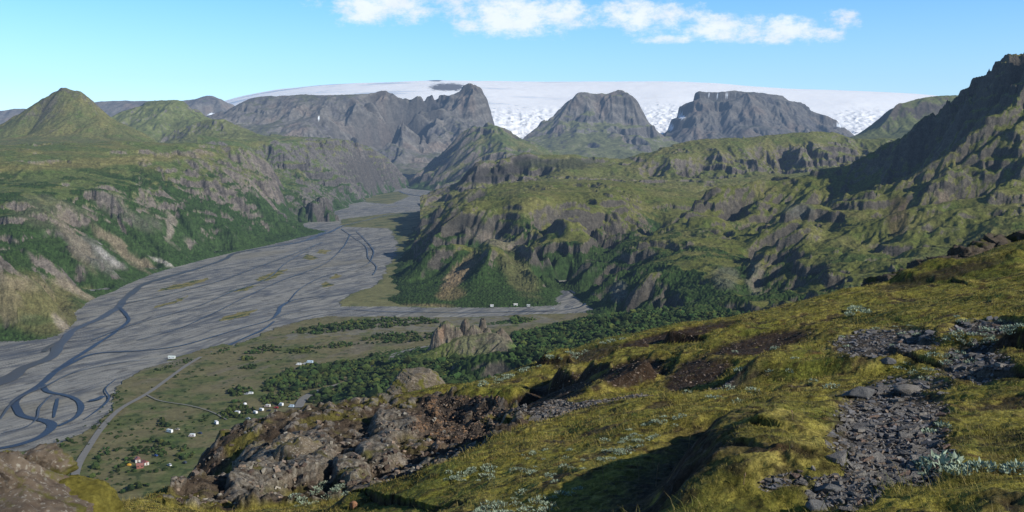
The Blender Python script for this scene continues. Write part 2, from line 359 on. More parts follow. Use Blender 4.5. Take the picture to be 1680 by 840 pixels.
# ---- far plateau behind the pyramid peak
T = ridge([(-120, 186, 11500), (-40, 186, 11500), (0, 184, 11500), (30, 180, 11500), (60, 184, 11500), (150, 169, 11500), (200, 168, 11500), (260, 169, 11500), (300, 168, 11500), (320, 163, 11500), (345, 159, 11500), (362, 163, 11500), (380, 172, 11500), (400, 185, 11500)], 900, 160, 16)
T += ridge([(-120, 240, 9600), (200, 235, 9600), (450, 240, 9600)], step=30)+ridge([(-120, 205, 11100), (150, 188, 11100), (300, 186, 11100), (370, 190, 11100)], step=30)
hill('far_plateau', T, (-120, 440, 420, 9600, 12600, 150), [(700, 60, 4)], [(300, 16, 4, True)], cols=farcols(FARG, .1, [(348, 188, 10, 3)]), mat=M_far, cull=-50, sc_=40, seed=5)
# ---- grey mountain wall left of the icefall
T = ridge([(300, 225, 8600), (330, 205, 8700), (352, 186, 8800), (375, 174, 8900), (400, 167, 9000), (440, 161, 9000), (500, 161, 9000), (560, 161, 8900), (590, 158, 8900), (620, 152, 8900), (640, 149, 8900), (665, 157, 8900), (700, 156, 8900), (735, 154, 8900), (750, 150, 8900), (765, 148, 8900), (785, 150, 8850), (798, 162, 8800), (803, 180, 8700), (803, 205, 8500), (830, 232, 8200), (860, 245, 8000)], 500, 170, 14)
T += ridge([(420, 205, 8100), (500, 196, 8150), (560, 190, 8250), (620, 178, 8450), (700, 182, 8500), (770, 180, 8550)], step=18)
T += ridge([(400, 240, 7200), (480, 225, 7500), (560, 235, 7500), (600, 245, 7500), (660, 232, 7700), (700, 222, 7900), (740, 215, 8000)], step=18)
T += ridge([(752, 200, 8250), (740, 220, 8000), (726, 240, 7800)], step=12)+ridge([(655, 200, 8000), (628, 240, 7500), (606, 268, 7150)], step=12)+ridge([(545, 206, 7950), (562, 246, 7350)], step=12)+ridge([(698, 215, 8250), (690, 245, 7900)], step=12)+ridge([(590, 220, 8000), (585, 250, 7600)], step=12)
T += ridge([(640, 262, 7300), (600, 275, 7100), (560, 275, 6900), (480, 255, 6900)], step=18)+foot([(560, 291), (620, 289), (668, 286), (720, 280)], 300, 60)
hill('grey_mountain', T, (290, 900, 560, 6600, 9500, 330), [(750, 85, 5), (260, 40, 4)], [(120, 10, 4, True)], cols=farcols((.095, .098, .055), .32, [(523, 194, 1.6, 6), (705, 153, 14, 2)]), mat=M_far, cull=-60, sc_=30, seed=9, off=.35, cliff=[(110, .35, 500)])
# ---- rocky mountain between the icefalls
T = ridge([(840, 245, 8600), (860, 226, 8800), (880, 210, 8900), (903, 190, 9000), (920, 174, 9000), (933, 158, 9000), (950, 155, 9000), (965, 156, 9000), (980, 160, 9000), (1000, 156, 9000), (1022, 151, 9000), (1042, 158, 9000), (1056, 182, 9000), (1066, 204, 9000), (1080, 220, 8950), (1100, 232, 8900), (1130, 245, 8800)], 450, 260, 12)
T += ridge([(944, 190, 8850), (965, 186, 8800), (1000, 184, 8850), (1030, 186, 8850)], step=14)+ridge([(900, 226, 8400), (950, 228, 8100), (1000, 218, 8300), (1045, 226, 8300)], step=18)+ridge([(860, 262, 7300), (950, 262, 7200), (1050, 258, 7300), (1130, 262, 7400)], step=20)
T += ridge([(860, 290, 6700), (950, 290, 6700), (1130, 290, 6700)], step=40)
hill('rocky_mountain', T, (820, 1160, 330, 6700, 9500, 300), [(600, 75, 5), (240, 36, 4)], [(110, 9, 4, True)], cols=farcols((.120, .128, .05), .62), mat=M_far, cull=-60, sc_=25, seed=23, off=.25, cliff=[(130, .8, 400)])
# ---- dark flat topped mountain
T = ridge([(1040, 262, 8900), (1060, 248, 9100), (1082, 232, 9300), (1097, 212, 9400), (1108, 184, 9500), (1130, 161, 9500), (1145, 156, 9500), (1170, 156, 9500), (1200, 152, 9500), (1250, 155, 9500), (1290, 160, 9500), (1315, 171, 9500), (1340, 187, 9400), (1370, 205, 9300), (1400, 219, 9200), (1450, 240, 9000)], 500, 120, 12)
T += ridge([(1110, 225, 8900), (1150, 196, 9100), (1200, 186, 9150), (1270, 186, 9150), (1320, 205, 9000)], step=16)+ridge([(1080, 262, 8000), (1200, 242, 8300), (1300, 240, 8300), (1450, 258, 8200)], step=20)+ridge([(1040, 290, 7000), (1450, 290, 7000)], step=40)
def jc(X, Y, Z, C, sl, h):
    C = farcols((.07, .078, .05), .2, [(1385, 206, 24, 4), (1185, 155, 30, 1.8), (1098, 208, 9, 9), (1118, 192, 8, 4), (1410, 212, 16, 4)])(X, Y, Z, C, sl, h); return C*.8
hill('dark_mountain', T, (1030, 1470, 400, 7000, 10100, 300), [(600, 75, 5), (230, 32, 4)], [(110, 8, 4, True)], cols=jc, mat=M_far, cull=-60, sc_=25, seed=31, off=.25, cliff=[(120, .8, 400)])
# ---- table mountain on the right
T = ridge([(1360, 240, 5300), (1385, 228, 5400), (1410, 221, 5450), (1440, 205, 5500), (1455, 190, 5500), (1463, 177, 5500), (1475, 171, 5500), (1500, 170.5, 5500), (1560, 171, 5500), (1620, 172, 5500), (1700, 176, 5500)], 500, 60, 10)
T += ridge([(1470, 186, 5470), (1500, 188, 5470), (1560, 189, 5470), (1700, 192, 5470)], step=14)+ridge([(1420, 238, 4900), (1500, 232, 4900), (1600, 228, 4900), (1700, 228, 4900)], step=20)+ridge([(1440, 224, 5300), (1500, 212, 5250), (1600, 212, 5250)], step=18)
hill('table_mountain', T, (1350, 1710, 340, 4800, 6200, 200), [(260, 26, 4)], [(60, 5, 4, True)], cull=-60, mat=M_far, seed=41, sc_=20, rocky=.75, cols=lambda X, Y, Z, C, sl, h: mixc(mixc(C, (.10, .112, .04), np.ones(sl.shape)*.8), (.07, .06, .05), sst(.7, 1.1, sl)))
# ---- hills on the far left
T = ridge([(160, 200, 6300), (190, 188, 6400), (215, 178, 6500), (235, 170.5, 6500), (260, 168.5, 6500), (290, 168.5, 6500), (310, 171, 6500), (328, 178, 6500), (345, 192, 6400), (380, 215, 6300), (430, 235, 6200)], 500, 130, 12)
T += ridge([(150, 240, 5500), (150, 205, 6400), (150, 225, 7000), (440, 240, 7000), (440, 240, 6000)], step=40)
T += ridge([(200, 205, 6050), (260, 192, 6150), (310, 202, 6050), (350, 222, 5900)], step=16)+ridge([(160, 245, 5500), (300, 240, 5500), (430, 250, 5500)], step=30)
hill('green_dome', T, (150, 440, 290, 5500, 7000, 180), [(420, 60, 5), (150, 18, 4)], [(60, 6, 4, True)], cull=-60, mat=M_far, seed=51, sc_=20, rocky=.8, grass=(.115, .128, .045), rock=GREY)
def ffade(X, Y, Z, fl):
    px = 840+F*cp*X/Y; k = np.maximum(sst(4750, 4420, Y), sst(450, 560, px)); return Z*(1-k)+(Z-260)*k
T = ridge([(230, 250, 4900), (262, 240, 5000), (278, 226, 5100), (286, 214, 5150), (300, 205, 5200), (325, 201, 5200), (345, 198, 5200), (365, 196, 5200), (385, 201, 5200), (400, 210, 5150), (430, 224, 5100), (470, 232, 5100), (520, 236, 5100), (570, 250, 5000)], 450, 90, 12)
T += ridge([(220, 262, 4500), (220, 258, 5700), (400, 225, 5700), (600, 245, 5700), (600, 262, 5000)], step=30)
T += ridge([(288, 226, 5080), (310, 222, 5050), (370, 216, 5050)], step=14)+ridge([(240, 262, 4500), (400, 250, 4500), (500, 255, 4500), (600, 275, 4500)], step=30)+ridge([(330, 232, 4850), (400, 232, 4850), (480, 242, 4850)], step=20)
hill('green_foothill', T, (220, 600, 390, 4400, 5700, 200), [(300, 34, 5), (110, 12, 4)], [(45, 6, 4, True)], cull=-60, mat=M_far, seed=61, sc_=20, extra=ffade, rocky=.7, grass=(.112, .120, .045), rock=GREY)
T = ridge([(-220, 250, 4200), (-120, 232, 4250), (-60, 220, 4300), (0, 208, 4300), (22, 192, 4300), (42, 178, 4300), (60, 165, 4300), (78, 153, 4300), (92, 146, 4300), (100, 142, 4300), (110, 145, 4300), (120, 149, 4300), (133, 150, 4300), (142, 157, 4300), (152, 165, 4300), (160, 178, 4300), (180, 192, 4300), (212, 210, 4300), (240, 222, 4300), (265, 236, 4300), (300, 252, 4250)], 420, 230, 9)
T += ridge([(100, 168, 4200), (104, 200, 4090), (108, 222, 3980)], step=14)+ridge([(140, 190, 4160), (165, 212, 4080), (200, 228, 4040)], step=14)+ridge([(60, 192, 4190), (50, 215, 4080), (0, 226, 4060)], step=14)
T += ridge([(-220, 262, 3700), (0, 243, 3700), (100, 243, 3700), (200, 244, 3700), (300, 256, 3800)], step=25)+ridge([(-220, 275, 3300), (300, 270, 3300)], step=50)
hill('pyramid_peak', T, (-160, 310, 450, 3300, 4900, 330), [(340, 26, 5), (100, 6, 4)], [(40, 1.6, 4, True)], cull=-60, mat=M_hill, seed=71, sc_=14, rocky=.78, grass=(.100, .108, .042), rock=(.115, .105, .075))
# ---- hills closing the valley
T = ridge([(640, 300, 6200), (665, 289, 6300), (700, 270, 6300), (722, 255, 6300), (735, 238, 6300), (755, 225, 6300), (775, 213, 6300), (800, 205, 6300), (815, 205, 6300), (835, 214, 6300), (860, 228, 6200), (880, 243, 6100), (940, 262, 6000), (1000, 274, 5900), (1080, 280, 5800), (1160, 282, 5800)], 400, 120, 12)
T += ridge([(738, 268, 5900), (765, 290, 5300), (745, 308, 5000)], step=14)+ridge([(800, 232, 5900), (830, 262, 5500), (850, 290, 5100)], step=14)+ridge([(900, 270, 5500), (1000, 286, 5400), (1160, 294, 5300)], step=25)
T += foot([(655, 302), (678, 303), (700, 312), (716, 322), (730, 332), (800, 345)], 200, 40)
hill('valley_head_hill', T, (630, 1170, 520, 4000, 6800, 380), [(380, 70, 5), (120, 14, 4)], [(50, 5, 4, True)], cull=-16, seed=81, sc_=18, rocky=.62, scrub=(10, 90, .35), grass=(.085, .105, .036), cliff=[(60, .7, 260)])
# ---- cliffs above the left bank further up
T = ridge([(330, 225, 4300), (400, 238, 4300), (440, 248, 4300), (480, 243, 4450), (510, 237, 4600), (540, 237, 4750), (570, 241, 4900), (600, 245, 5200), (630, 255, 5500), (645, 268, 5750), (656, 285, 6000), (668, 300, 6250)], 400, 20, 10)
T += ridge([(440, 262, 4230), (480, 258, 4380), (510, 257, 4500), (560, 262, 4700), (600, 266, 5000), (628, 276, 5300)], step=12)
T += ridge([(440, 300, 3700), (500, 300, 4000), (550, 298, 4350), (600, 296, 4800), (640, 298, 5400)], step=14)+ridge([(450, 340, 3200), (500, 328, 3550), (560, 314, 4200)], step=14)+ridge([(400, 330, 3100), (470, 370, 2950)], step=14)
T += ridge([(330, 238, 6400), (500, 234, 6400), (600, 250, 6450)], step=30)+ridge([(330, 236, 5200), (450, 236, 5400)], step=30)+ridge([(330, 300, 3500), (330, 320, 2900)], step=99)
T += foot([(440, 396), (498, 386), (503, 372), (520, 362), (545, 352), (575, 334), (592, 324), (625, 316), (668, 306)], 120, 30)
def wend(X, Y, Z, fl):
    px = 840+F*cp*X/Y; k = sst(440, 530, px)*sst(2850, 3150, Y); return Z*(1-k)+(fl-30)*k
def tow(X, Y, Z, fl):
    for (px, py, d, r, h) in ((528, 322, 3330, 26, 70), (516, 330, 3300, 30, 55), (500, 340, 3300, 30, 34), (540, 345, 3300, 22, 30)):
        p = P(px, py, d); q = np.sqrt((X-p[0])**2+((Y-p[1])/1.3)**2)+14*fbm(X, Y, 26, 3, 5)
        top = p[2]+6*fbm(X, Y, 15, 2, 8); Z = np.where(q < r*1.7, np.maximum(Z, top-(q/r)**3*28), Z)
    return Z
hill('valley_cliffs', T, (330, 690, 560, 2850, 6500, 520), [(240, 45, 5), (80, 12, 4)], [(40, 4, 4, True)], cull=-12, seed=91, sc_=14, rocky=.62, scrub=(0, 130, .70), grass=(.08, .105, .034), cliff=[(34, .9, 130)], extra=tow, rock=(.11, .10, .092))
# ---- wall of the valley on the left
T = foot([(-260, 562), (-100, 560), (0, 558), (60, 556), (108, 548), (118, 535), (122, 522), (140, 502), (152, 490), (185, 474), (230, 457), (262, 444), (290, 437), (330, 426), (380, 414), (440, 402), (500, 388), (540, 380)], 60, 16)
T += [P(470, 420, yy_)*[1, 1, 0]+[0, 0, zz_] for yy_, zz_ in ((3100, 45), (3400, 75), (3800, 120), (4200, 160))]
T += ridge([(-260, 268, 2450), (-100, 268, 2450), (0, 270, 2500), (42, 273, 2480), (60, 268, 2600), (100, 262, 2700), (200, 255, 2900), (240, 247, 3050), (280, 240, 3200), (300, 252, 3150), (330, 268, 3080), (360, 272, 3150), (385, 262, 3400), (420, 252, 3700), (445, 262, 3700)], step=14)
T += ridge([(-260, 290, 2300), (0, 300, 2300), (100, 296, 2380), (200, 292, 2560), (260, 292, 2650), (300, 300, 2700), (400, 305, 3000), (450, 300, 3300)], step=18)
T += ridge([(-260, 350, 1850), (0, 345, 1900), (100, 330, 2050), (180, 318, 2250), (240, 312, 2400)], step=18)+ridge([(290, 345, 2420), (350, 333, 2620), (400, 350, 2700), (450, 372, 2760)], step=16)
T += ridge([(80, 385, 1830), (130, 420, 1740), (170, 450, 1700)], step=14)+ridge([(262, 350, 2280), (275, 390, 2170), (300, 418, 2130)], step=14)
T += ridge([(-200, 420, 1550), (0, 425, 1550), (50, 480, 1440)], step=16)+ridge([(-120, 470, 1300), (-50, 445, 1310), (0, 452, 1330), (40, 468, 1350), (80, 490, 1365), (104, 515, 1375), (112, 535, 1385)], step=12)+ridge([(-120, 520, 1290), (0, 520, 1300), (70, 530, 1330)], step=16)
T += ridge([(-260, 255, 3500), (0, 246, 3500), (150, 245, 3500), (270, 238, 3700), (360, 245, 3900)], step=25)+ridge([(-260, 243, 4200), (0, 243, 4200), (200, 243, 4200), (350, 235, 4300)], step=30)
T += [P(550, 420, yy_)*[1, 1, 0]+[0, 0, floorz(0, yy_)-30] for yy_ in (2950, 3300, 3700, 4300)]+[P(505, 420, yy_)*[1, 1, 0]+[0, 0, zz_] for yy_, zz_ in ((3150, 12), (3500, 30), (4000, 60), (4300, 70))]
def gcols(X, Y, Z, C, sl, h):
    n = fbm(X, Y, 60, 4, 301); px, py = to_px(X, Y, Z); px = px+26*n
    def blob(a, b, c, d, ang, k, col, s=.35):
        nonlocal C
        ca, sa = math.cos(math.radians(ang)), math.sin(math.radians(ang)); p = P(a, b, 1.0)
        u = ((px-a)*ca+(py-b)*sa)/c; v = (-(px-a)*sa+(py-b)*ca)/d; C = mixc(C, col, sst(1+s, 1-s, np.sqrt(u*u+v*v)+.5*n)*k)
    blob(150, 415, 56, 16, 36, .7, (.14, .13, .115)); blob(120, 395, 50, 12, 60, .6, (.17, .14, .10)); blob(175, 420, 26, 8, 35, .7, (.27, .255, .24)); blob(200, 408, 60, 9, 40, .8, (.18, .145, .10))
    blob(280, 375, 28, 8, 70, .8, (.20, .17, .14)); blob(268, 430, 24, 4, 22, .8, (.33, .31, .27)); blob(60, 500, 95, 42, 15, .7, (.135, .115, .05)); blob(30, 465, 60, 12, 10, .5, (.17, .14, .09)); blob(100, 528, 10, 16, -20, .7, (.25, .21, .17))
    blob(125, 480, 45, 5, 25, .6, (.24, .2, .15)); blob(60, 525, 34, 10, 0, .7, (.04, .06, .02)); blob(140, 268, 200, 7, -4, .6, (.17, .145, .055))
    blob(80, 350, 60, 26, 10, .3, (.15, .125, .10)); blob(200, 345, 60, 16, 30, .4, (.14, .125, .105))
    return C
hill('valley_wall', T, (-200, 550, 820, 1230, 4300, 620), [(280, 62, 5), (90, 14, 4)], [(30, 2.2, 4, True)], bias=(-.16, 0), cull=-10, seed=101, sc_=12, rocky=.74, scrub=(50, 170, .74), lump=4.5, grass=(.085, .108, .034), cols=gcols, extra=wend, cliff=[(26, .6, 100)], rock=(.15, .128, .108))
# ---- uplands behind the near hills
T = ridge([(690, 330, 3400), (725, 322, 3450), (745, 308, 3350), (768, 292, 3250), (778, 277, 3250), (800, 271, 3280), (835, 264, 3300), (860, 258, 3320), (875, 257, 3320), (890, 262, 3350), (930, 263, 3400), (955, 261, 3400), (975, 266, 3400), (1000, 277, 3400), (1015, 285, 3380), (1030, 270, 3400), (1045, 258, 3450), (1070, 249, 3500), (1100, 241, 3550), (1130, 238, 3600), (1200, 233, 3600), (1260, 229, 3650), (1310, 225, 3700), (1380, 224, 3700), (1400, 232, 3650), (1425, 247, 3550), (1450, 240, 3600), (1480, 234, 3700), (1560, 225, 3800), (1700, 222, 3800)], 450, 60, 12)
T += ridge([(772, 303, 3225), (800, 304, 3215), (835, 298, 3220), (868, 290, 3190), (900, 292, 3130), (960, 285, 3150), (1000, 294, 3150)], step=12)
T += ridge([(1060, 270, 3250), (1090, 262, 3250), (1110, 270, 3200), (1150, 262, 3250), (1200, 253, 3350), (1260, 246, 3400), (1330, 240, 3450), (1390, 240, 3450)], step=12)+ridge([(1060, 300, 3050), (1110, 300, 3050), (1200, 290, 3150), (1260, 284, 3200), (1330, 280, 3250), (1400, 278, 3300)], step=12)
T += ridge([(720, 345, 3000), (800, 318, 2750), (900, 310, 2800), (960, 322, 2650), (1000, 325, 2700), (1100, 318, 2800), (1200, 312, 2850), (1400, 300, 3000), (1700, 300, 3000)], step=18)+ridge([(720, 420, 2400), (1000, 420, 2400), (1700, 400, 2400)], step=40)
def mcols(X, Y, Z, C, sl, h):
    px, py = to_px(X, Y, Z); n = fbm(X, Y, 50, 4, 311)
    C = mixc(C, (.150, .145, .055), sst(.35, .1, sl)*.6); C = mixc(C, (.036, .034, .032), sst(1.3, .7, np.sqrt(((px-815)/56)**2+((py-285+.18*(px-815))/13)**2)+.5*n)*.85)  # dark ellipse paints the shade of the left-facing promontory cliff
    k = sst(1.3, .7, np.sqrt(((px-915)/70)**2+((py-268)/9)**2)+.5*n); return mixc(C, (.045, .05, .03), k*.8)  # neighbouring slope darkened too, its shade put into the colour
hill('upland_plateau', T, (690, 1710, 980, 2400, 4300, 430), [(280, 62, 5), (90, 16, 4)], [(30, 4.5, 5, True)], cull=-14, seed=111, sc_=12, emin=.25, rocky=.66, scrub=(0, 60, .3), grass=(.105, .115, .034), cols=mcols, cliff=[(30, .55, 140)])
# ---- near hills across the side river and the great slope on the right
T = foot([(745, 322), (722, 334), (705, 345), (690, 362), (676, 378), (664, 402), (655, 420), (642, 436), (630, 455), (640, 474), (632, 492), (650, 501), (700, 503), (800, 504), (880, 502), (925, 500), (945, 488), (930, 474), (915, 466), (905, 458)], 40, 14, 10)
T += [G(925, 468, -4), G(950, 480, -4), G(965, 492, -4), G(950, 503, -4)]
T += foot([(985, 500), (965, 510), (930, 514), (890, 522), (855, 530), (800, 536)], 40, 10, 12)
T += ridge([(718, 385, 2080), (735, 377, 2110), (752, 358, 2140), (770, 343, 2160), (785, 345, 2150), (800, 350, 2120), (830, 362, 2060), (858, 372, 2030)], step=8)+ridge([(728, 398, 2070), (755, 396, 2090), (778, 392, 2080), (800, 388, 2030), (840, 396, 1990), (856, 402, 1980)], step=10)
T += ridge([(690, 398, 2250), (700, 380, 2450), (715, 350, 2900)], step=12)+ridge([(700, 430, 1900), (680, 460, 1760), (665, 480, 1660)], step=14)+ridge([(790, 410, 1880), (765, 440, 1760), (748, 462, 1680), (735, 485, 1600)], step=10)+ridge([(835, 415, 1900), (830, 450, 1740), (820, 480, 1630)], step=14)
T += ridge([(775, 470, 1640), (790, 455, 1690), (800, 430, 1760)], step=14)+ridge([(860, 425, 1840), (880, 440, 1770), (868, 462, 1690), (900, 470, 1660)], step=12)
T += ridge([(720, 335, 3000), (760, 322, 2800), (800, 318, 2650), (860, 312, 2700), (930, 316, 2650), (1000, 318, 2600)], step=16)+ridge([(790, 330, 2400), (830, 326, 2400), (880, 330, 2350), (940, 340, 2300), (980, 365, 2150), (960, 395, 1980)], step=12)
T += ridge([(900, 365, 2080), (930, 400, 1900), (905, 430, 1780)], step=14)+ridge([(1020, 345, 2350), (990, 385, 2050), (955, 425, 1830), (935, 452, 1740)], step=12)
T += ridge([(962, 440, 1780), (978, 420, 1820), (1000, 402, 1870), (1060, 372, 1970), (1100, 355, 2020), (1135, 335, 2080), (1180, 320, 2150), (1220, 308, 2220), (1290, 290, 2330), (1340, 282, 2380), (1385, 266, 2330), (1400, 270, 2300), (1440, 262, 2250), (1470, 246, 2210), (1488, 232, 2190), (1500, 224, 2180), (1510, 212, 2170), (1530, 198, 2150), (1548, 182, 2130), (1560, 172, 2120), (1568, 156, 2110), (1580, 152, 2100), (1592, 148, 2090), (1604, 143, 2080), (1612, 132, 2070), (1626, 114, 2050), (1640, 110, 2040), (1648, 104, 2030), (1660, 92, 2020), (1680, 86, 2000), (1720, 80, 1990), (1800, 85, 1960), (1900, 100, 1930), (2000, 120, 1900)], 260, 60, 8)
T += ridge([(1135, 352, 2030), (1170, 350, 2040), (1185, 368, 1980), (1250, 350, 2050), (1300, 340, 1980)], step=12)
T += ridge([(1540, 222, 2060), (1600, 196, 1950), (1640, 174, 1920), (1680, 154, 1890), (1760, 146, 1860), (1900, 150, 1840)], step=12)+ridge([(1440, 290, 2080), (1490, 283, 1980), (1560, 262, 1860), (1600, 245, 1820), (1660, 226, 1780), (1760, 215, 1740), (1900, 215, 1700)], step=14)+ridge([(1760, 290, 1560), (1640, 300, 1600), (1560, 318, 1640), (1480, 342, 1620)], step=14)+ridge([(1900, 340, 1420), (1760, 338, 1440), (1680, 338, 1460), (1600, 358, 1420), (1540, 385, 1370), (1480, 418, 1270)], step=14)+ridge([(1900, 260, 1600), (1760, 262, 1640), (1680, 272, 1680)], step=14)
T += ridge([(1380, 330, 1850), (1330, 370, 1620), (1300, 420, 1430), (1290, 470, 1250)], step=14)+ridge([(1272, 345, 1960), (1268, 380, 1760), (1252, 420, 1560), (1250, 455, 1420), (1255, 480, 1270)], step=12)+ridge([(1200, 370, 1900), (1190, 410, 1680), (1160, 450, 1480), (1180, 490, 1260)], step=12)
T += ridge([(1100, 400, 1760), (1060, 430, 1620), (1000, 470, 1520)], step=12)+ridge([(1100, 450, 1500), (1080, 480, 1380), (1060, 500, 1320)], step=14)+ridge([(1020, 425, 1720), (985, 450, 1640), (975, 470, 1580)], step=12)
T += ridge([(1430, 395, 1450), (1400, 445, 1220), (1420, 490, 1080)], step=16)+ridge([(900, 538, 1300), (1000, 518, 1300), (1100, 520, 1200), (1200, 510, 1140), (1300, 500, 1080)], step=16)
T += ridge([(870, 560, 1130), (950, 560, 1060), (1100, 560, 980), (1300, 540, 940), (1500, 500, 960), (1700, 460, 1000)], step=18)+ridge([(830, 590, 1010), (900, 610, 880), (1100, 620, 800), (1500, 590, 720), (1900, 540, 720)], step=30)+ridge([(1680, 420, 1180), (1900, 400, 1180)], step=30)
T += [P(585, 420, yy_)*[1, 1, 0]+[0, 0, -6.] for yy_ in (780, 850, 930, 1010, 1100, 1200)]
def ocols(X, Y, Z, C, sl, h):
    px, py = to_px(X, Y, Z); n = fbm(X, Y, 40, 4, 321); m = fbm(X, Y, 12, 3, 322)
    def blob(a, b, c, d, ang, k, col, s=.35):
        nonlocal C
        ca, sa = math.cos(math.radians(ang)), math.sin(math.radians(ang)); u = ((px-a)*ca+(py-b)*sa)/c; v = (-(px-a)*sa+(py-b)*ca)/d
        C = mixc(C, col, sst(1+s, 1-s, np.sqrt(u*u+v*v)+.5*n)*k)
    blob(765, 366, 30, 15, 10, .8, (.045, .042, .036)); blob(770, 300, 20, 8, 0, .5, (.05, .045, .04)); blob(752, 450, 40, 12, -48, .8, (.21, .15, .095)); blob(740, 480, 22, 12, -10, .7, (.16, .12, .06)); blob(815, 395, 45, 10, 20, .6, (.18, .15, .12)); blob(700, 503, 45, 6, 0, .7, (.17, .13, .07)); blob(850, 450, 45, 20, 50, .5, (.15, .13, .06))  # first blob paints the shade of the tower cliff
    blob(1475, 350, 16, 34, 10, .6, (.07, .045, .03)); blob(1310, 345, 26, 10, 0, .5, (.14, .14, .12)); blob(1240, 455, 14, 26, 0, .6, (.17, .15, .12)); blob(1190, 455, 22, 20, 0, .5, (.13, .12, .10)); blob(1016, 480, 13, 16, 0, .7, (.17, .16, .14))
    C = mixc(C, (.150, .150, .042), sst(.32, .12, sl+.1*n)*.55*sst(30, 90, h))
    C = C*np.array([.92, .93, .9]); return C
SP = [(1568, 150, 8), (1574, 147, 5), (1581, 148, 7), (1589, 146, 7), (1628, 108, 12), (1640, 104, 12), (1660, 90, 12), (1552, 172, 8), (1536, 186, 6), (1524, 198, 6), (1496, 224, 7), (1672, 84, 12), (1612, 130, 10), (1602, 140, 6)]
def oex(X, Y, Z, fl):
    px, py = to_px(X, Y, Z); m = sst(2400, 1700, Y)
    crest = ridge([(1440, 262, 2250), (1500, 224, 2180), (1530, 198, 2150), (1560, 172, 2120), (1612, 132, 2070), (1680, 86, 2000), (1800, 85, 1960), (2000, 120, 1900)], step=900)
    d, sg, tt = interp_poly(X, Y, [(c[0], c[1]) for c in crest]); k = sst(45, 6, d)
    Z = Z+k*(13*fbm(X, Y, 30, 4, 401, ridged=True)+12*(sst(.15, .35, fbm(X, Y, 22, 2, 402)))-3)
    return Z
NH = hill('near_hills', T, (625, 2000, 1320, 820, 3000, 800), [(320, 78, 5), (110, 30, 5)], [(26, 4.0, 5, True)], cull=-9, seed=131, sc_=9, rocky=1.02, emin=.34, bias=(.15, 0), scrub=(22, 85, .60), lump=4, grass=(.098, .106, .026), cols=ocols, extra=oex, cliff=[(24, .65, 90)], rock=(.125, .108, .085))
# ---- crag standing at the edge of the wood
T = ridge([(690, 590, 1010), (712, 566, 1050), (735, 556, 1060), (765, 552, 1065), (800, 550, 1065), (825, 548, 1060), (842, 566, 1040), (870, 590, 1000), (900, 612, 960)], 90, 40, 8)
T += ridge([(720, 590, 1015), (760, 584, 1015), (800, 585, 1010), (830, 600, 985)], step=12)+ridge([(700, 612, 965), (760, 620, 930), (830, 625, 920)], step=14)+ridge([(650, 632, 900), (700, 645, 860), (800, 640, 870), (880, 640, 870)], step=20)+ridge([(600, 640, 900), (640, 610, 990)], step=14)
T += foot([(560, 650), (580, 632), (610, 612), (650, 592), (680, 580)], 0, 0, 10)
T += [np.array([X_, Y_, -6.]) for X_, Y_ in ((-230, 1250), (-150, 1300), (-50, 1300), (60, 1250), (-260, 1050), (-260, 880), (-240, 780))]
def tower(X, Y, Z, fl):
    w_ = fbm(X, Y, 9, 4, 712); v_ = fbm(X, Y, 3.2, 3, 713, ridged=True)
    for (a, b, d, rx, ry, pw) in ((732, 529, 1058, 13, 12, 2.2), (720, 539, 1050, 9, 9, 2), (764, 525, 1064, 7, 9, 2.4), (778, 535, 1060, 14, 12, 1.8), (792, 523, 1066, 5, 6, 2.5), (748, 538, 1056, 10, 9, 2), (800, 540, 1060, 9, 10, 2), (822, 540, 1062, 12, 12, 1.4)):
        p = P(a, b, d); q = np.sqrt(((X-p[0])/rx)**2+((Y-p[1])/ry)**2)+.45*w_+.15*v_; top = p[2]+3*w_+3.5*v_
        Z = np.where(q < 1.9, np.maximum(Z, top-q**pw*14), Z)
    return Z
def ocol2(X, Y, Z, C, sl, h):
    px, py = to_px(X, Y, Z); n = fbm(X, Y, 16, 4, 721); b = sst(.7, 1.5, sl+.4*n)
    right = np.maximum(sst(770, 815, px+30*n), .6*sst(725, 765, px+30*n)*sst(590, 575, py))*sst(880, 850, px)
    C = mixc(C, (.135, .115, .088), right*.8); C = mixc(C, (.075, .13, .020), sst(1.2, .5, np.sqrt(((px-760)/34)**2+((py-596)/14)**2)+.5*n)*.6+0*px); C = mixc(C, (.075, .13, .020), sst(1.3, .7, np.sqrt(((px-858)/22)**2+((py-568)/16)**2)+.4*n)*.8)
    C = mixc(C, (.120, .100, .075), b); C = mixc(C, (.20, .13, .085), b*sst(.1, .4, n)*.7); return C
OX, OY, OZ = hill('outcrop', T, (540, 930, 560, 780, 1230, 420), [(40, 6, 4)], [(9, 1.2, 4, True)], cull=-3, seed=141, sc_=4, rocky=.8, extra=tower, cols=ocol2, scrub=(0, 26, .45), lump=3.2, grass=(.09, .11, .03), label='small brown hill with rock towers at the edge of the wood')

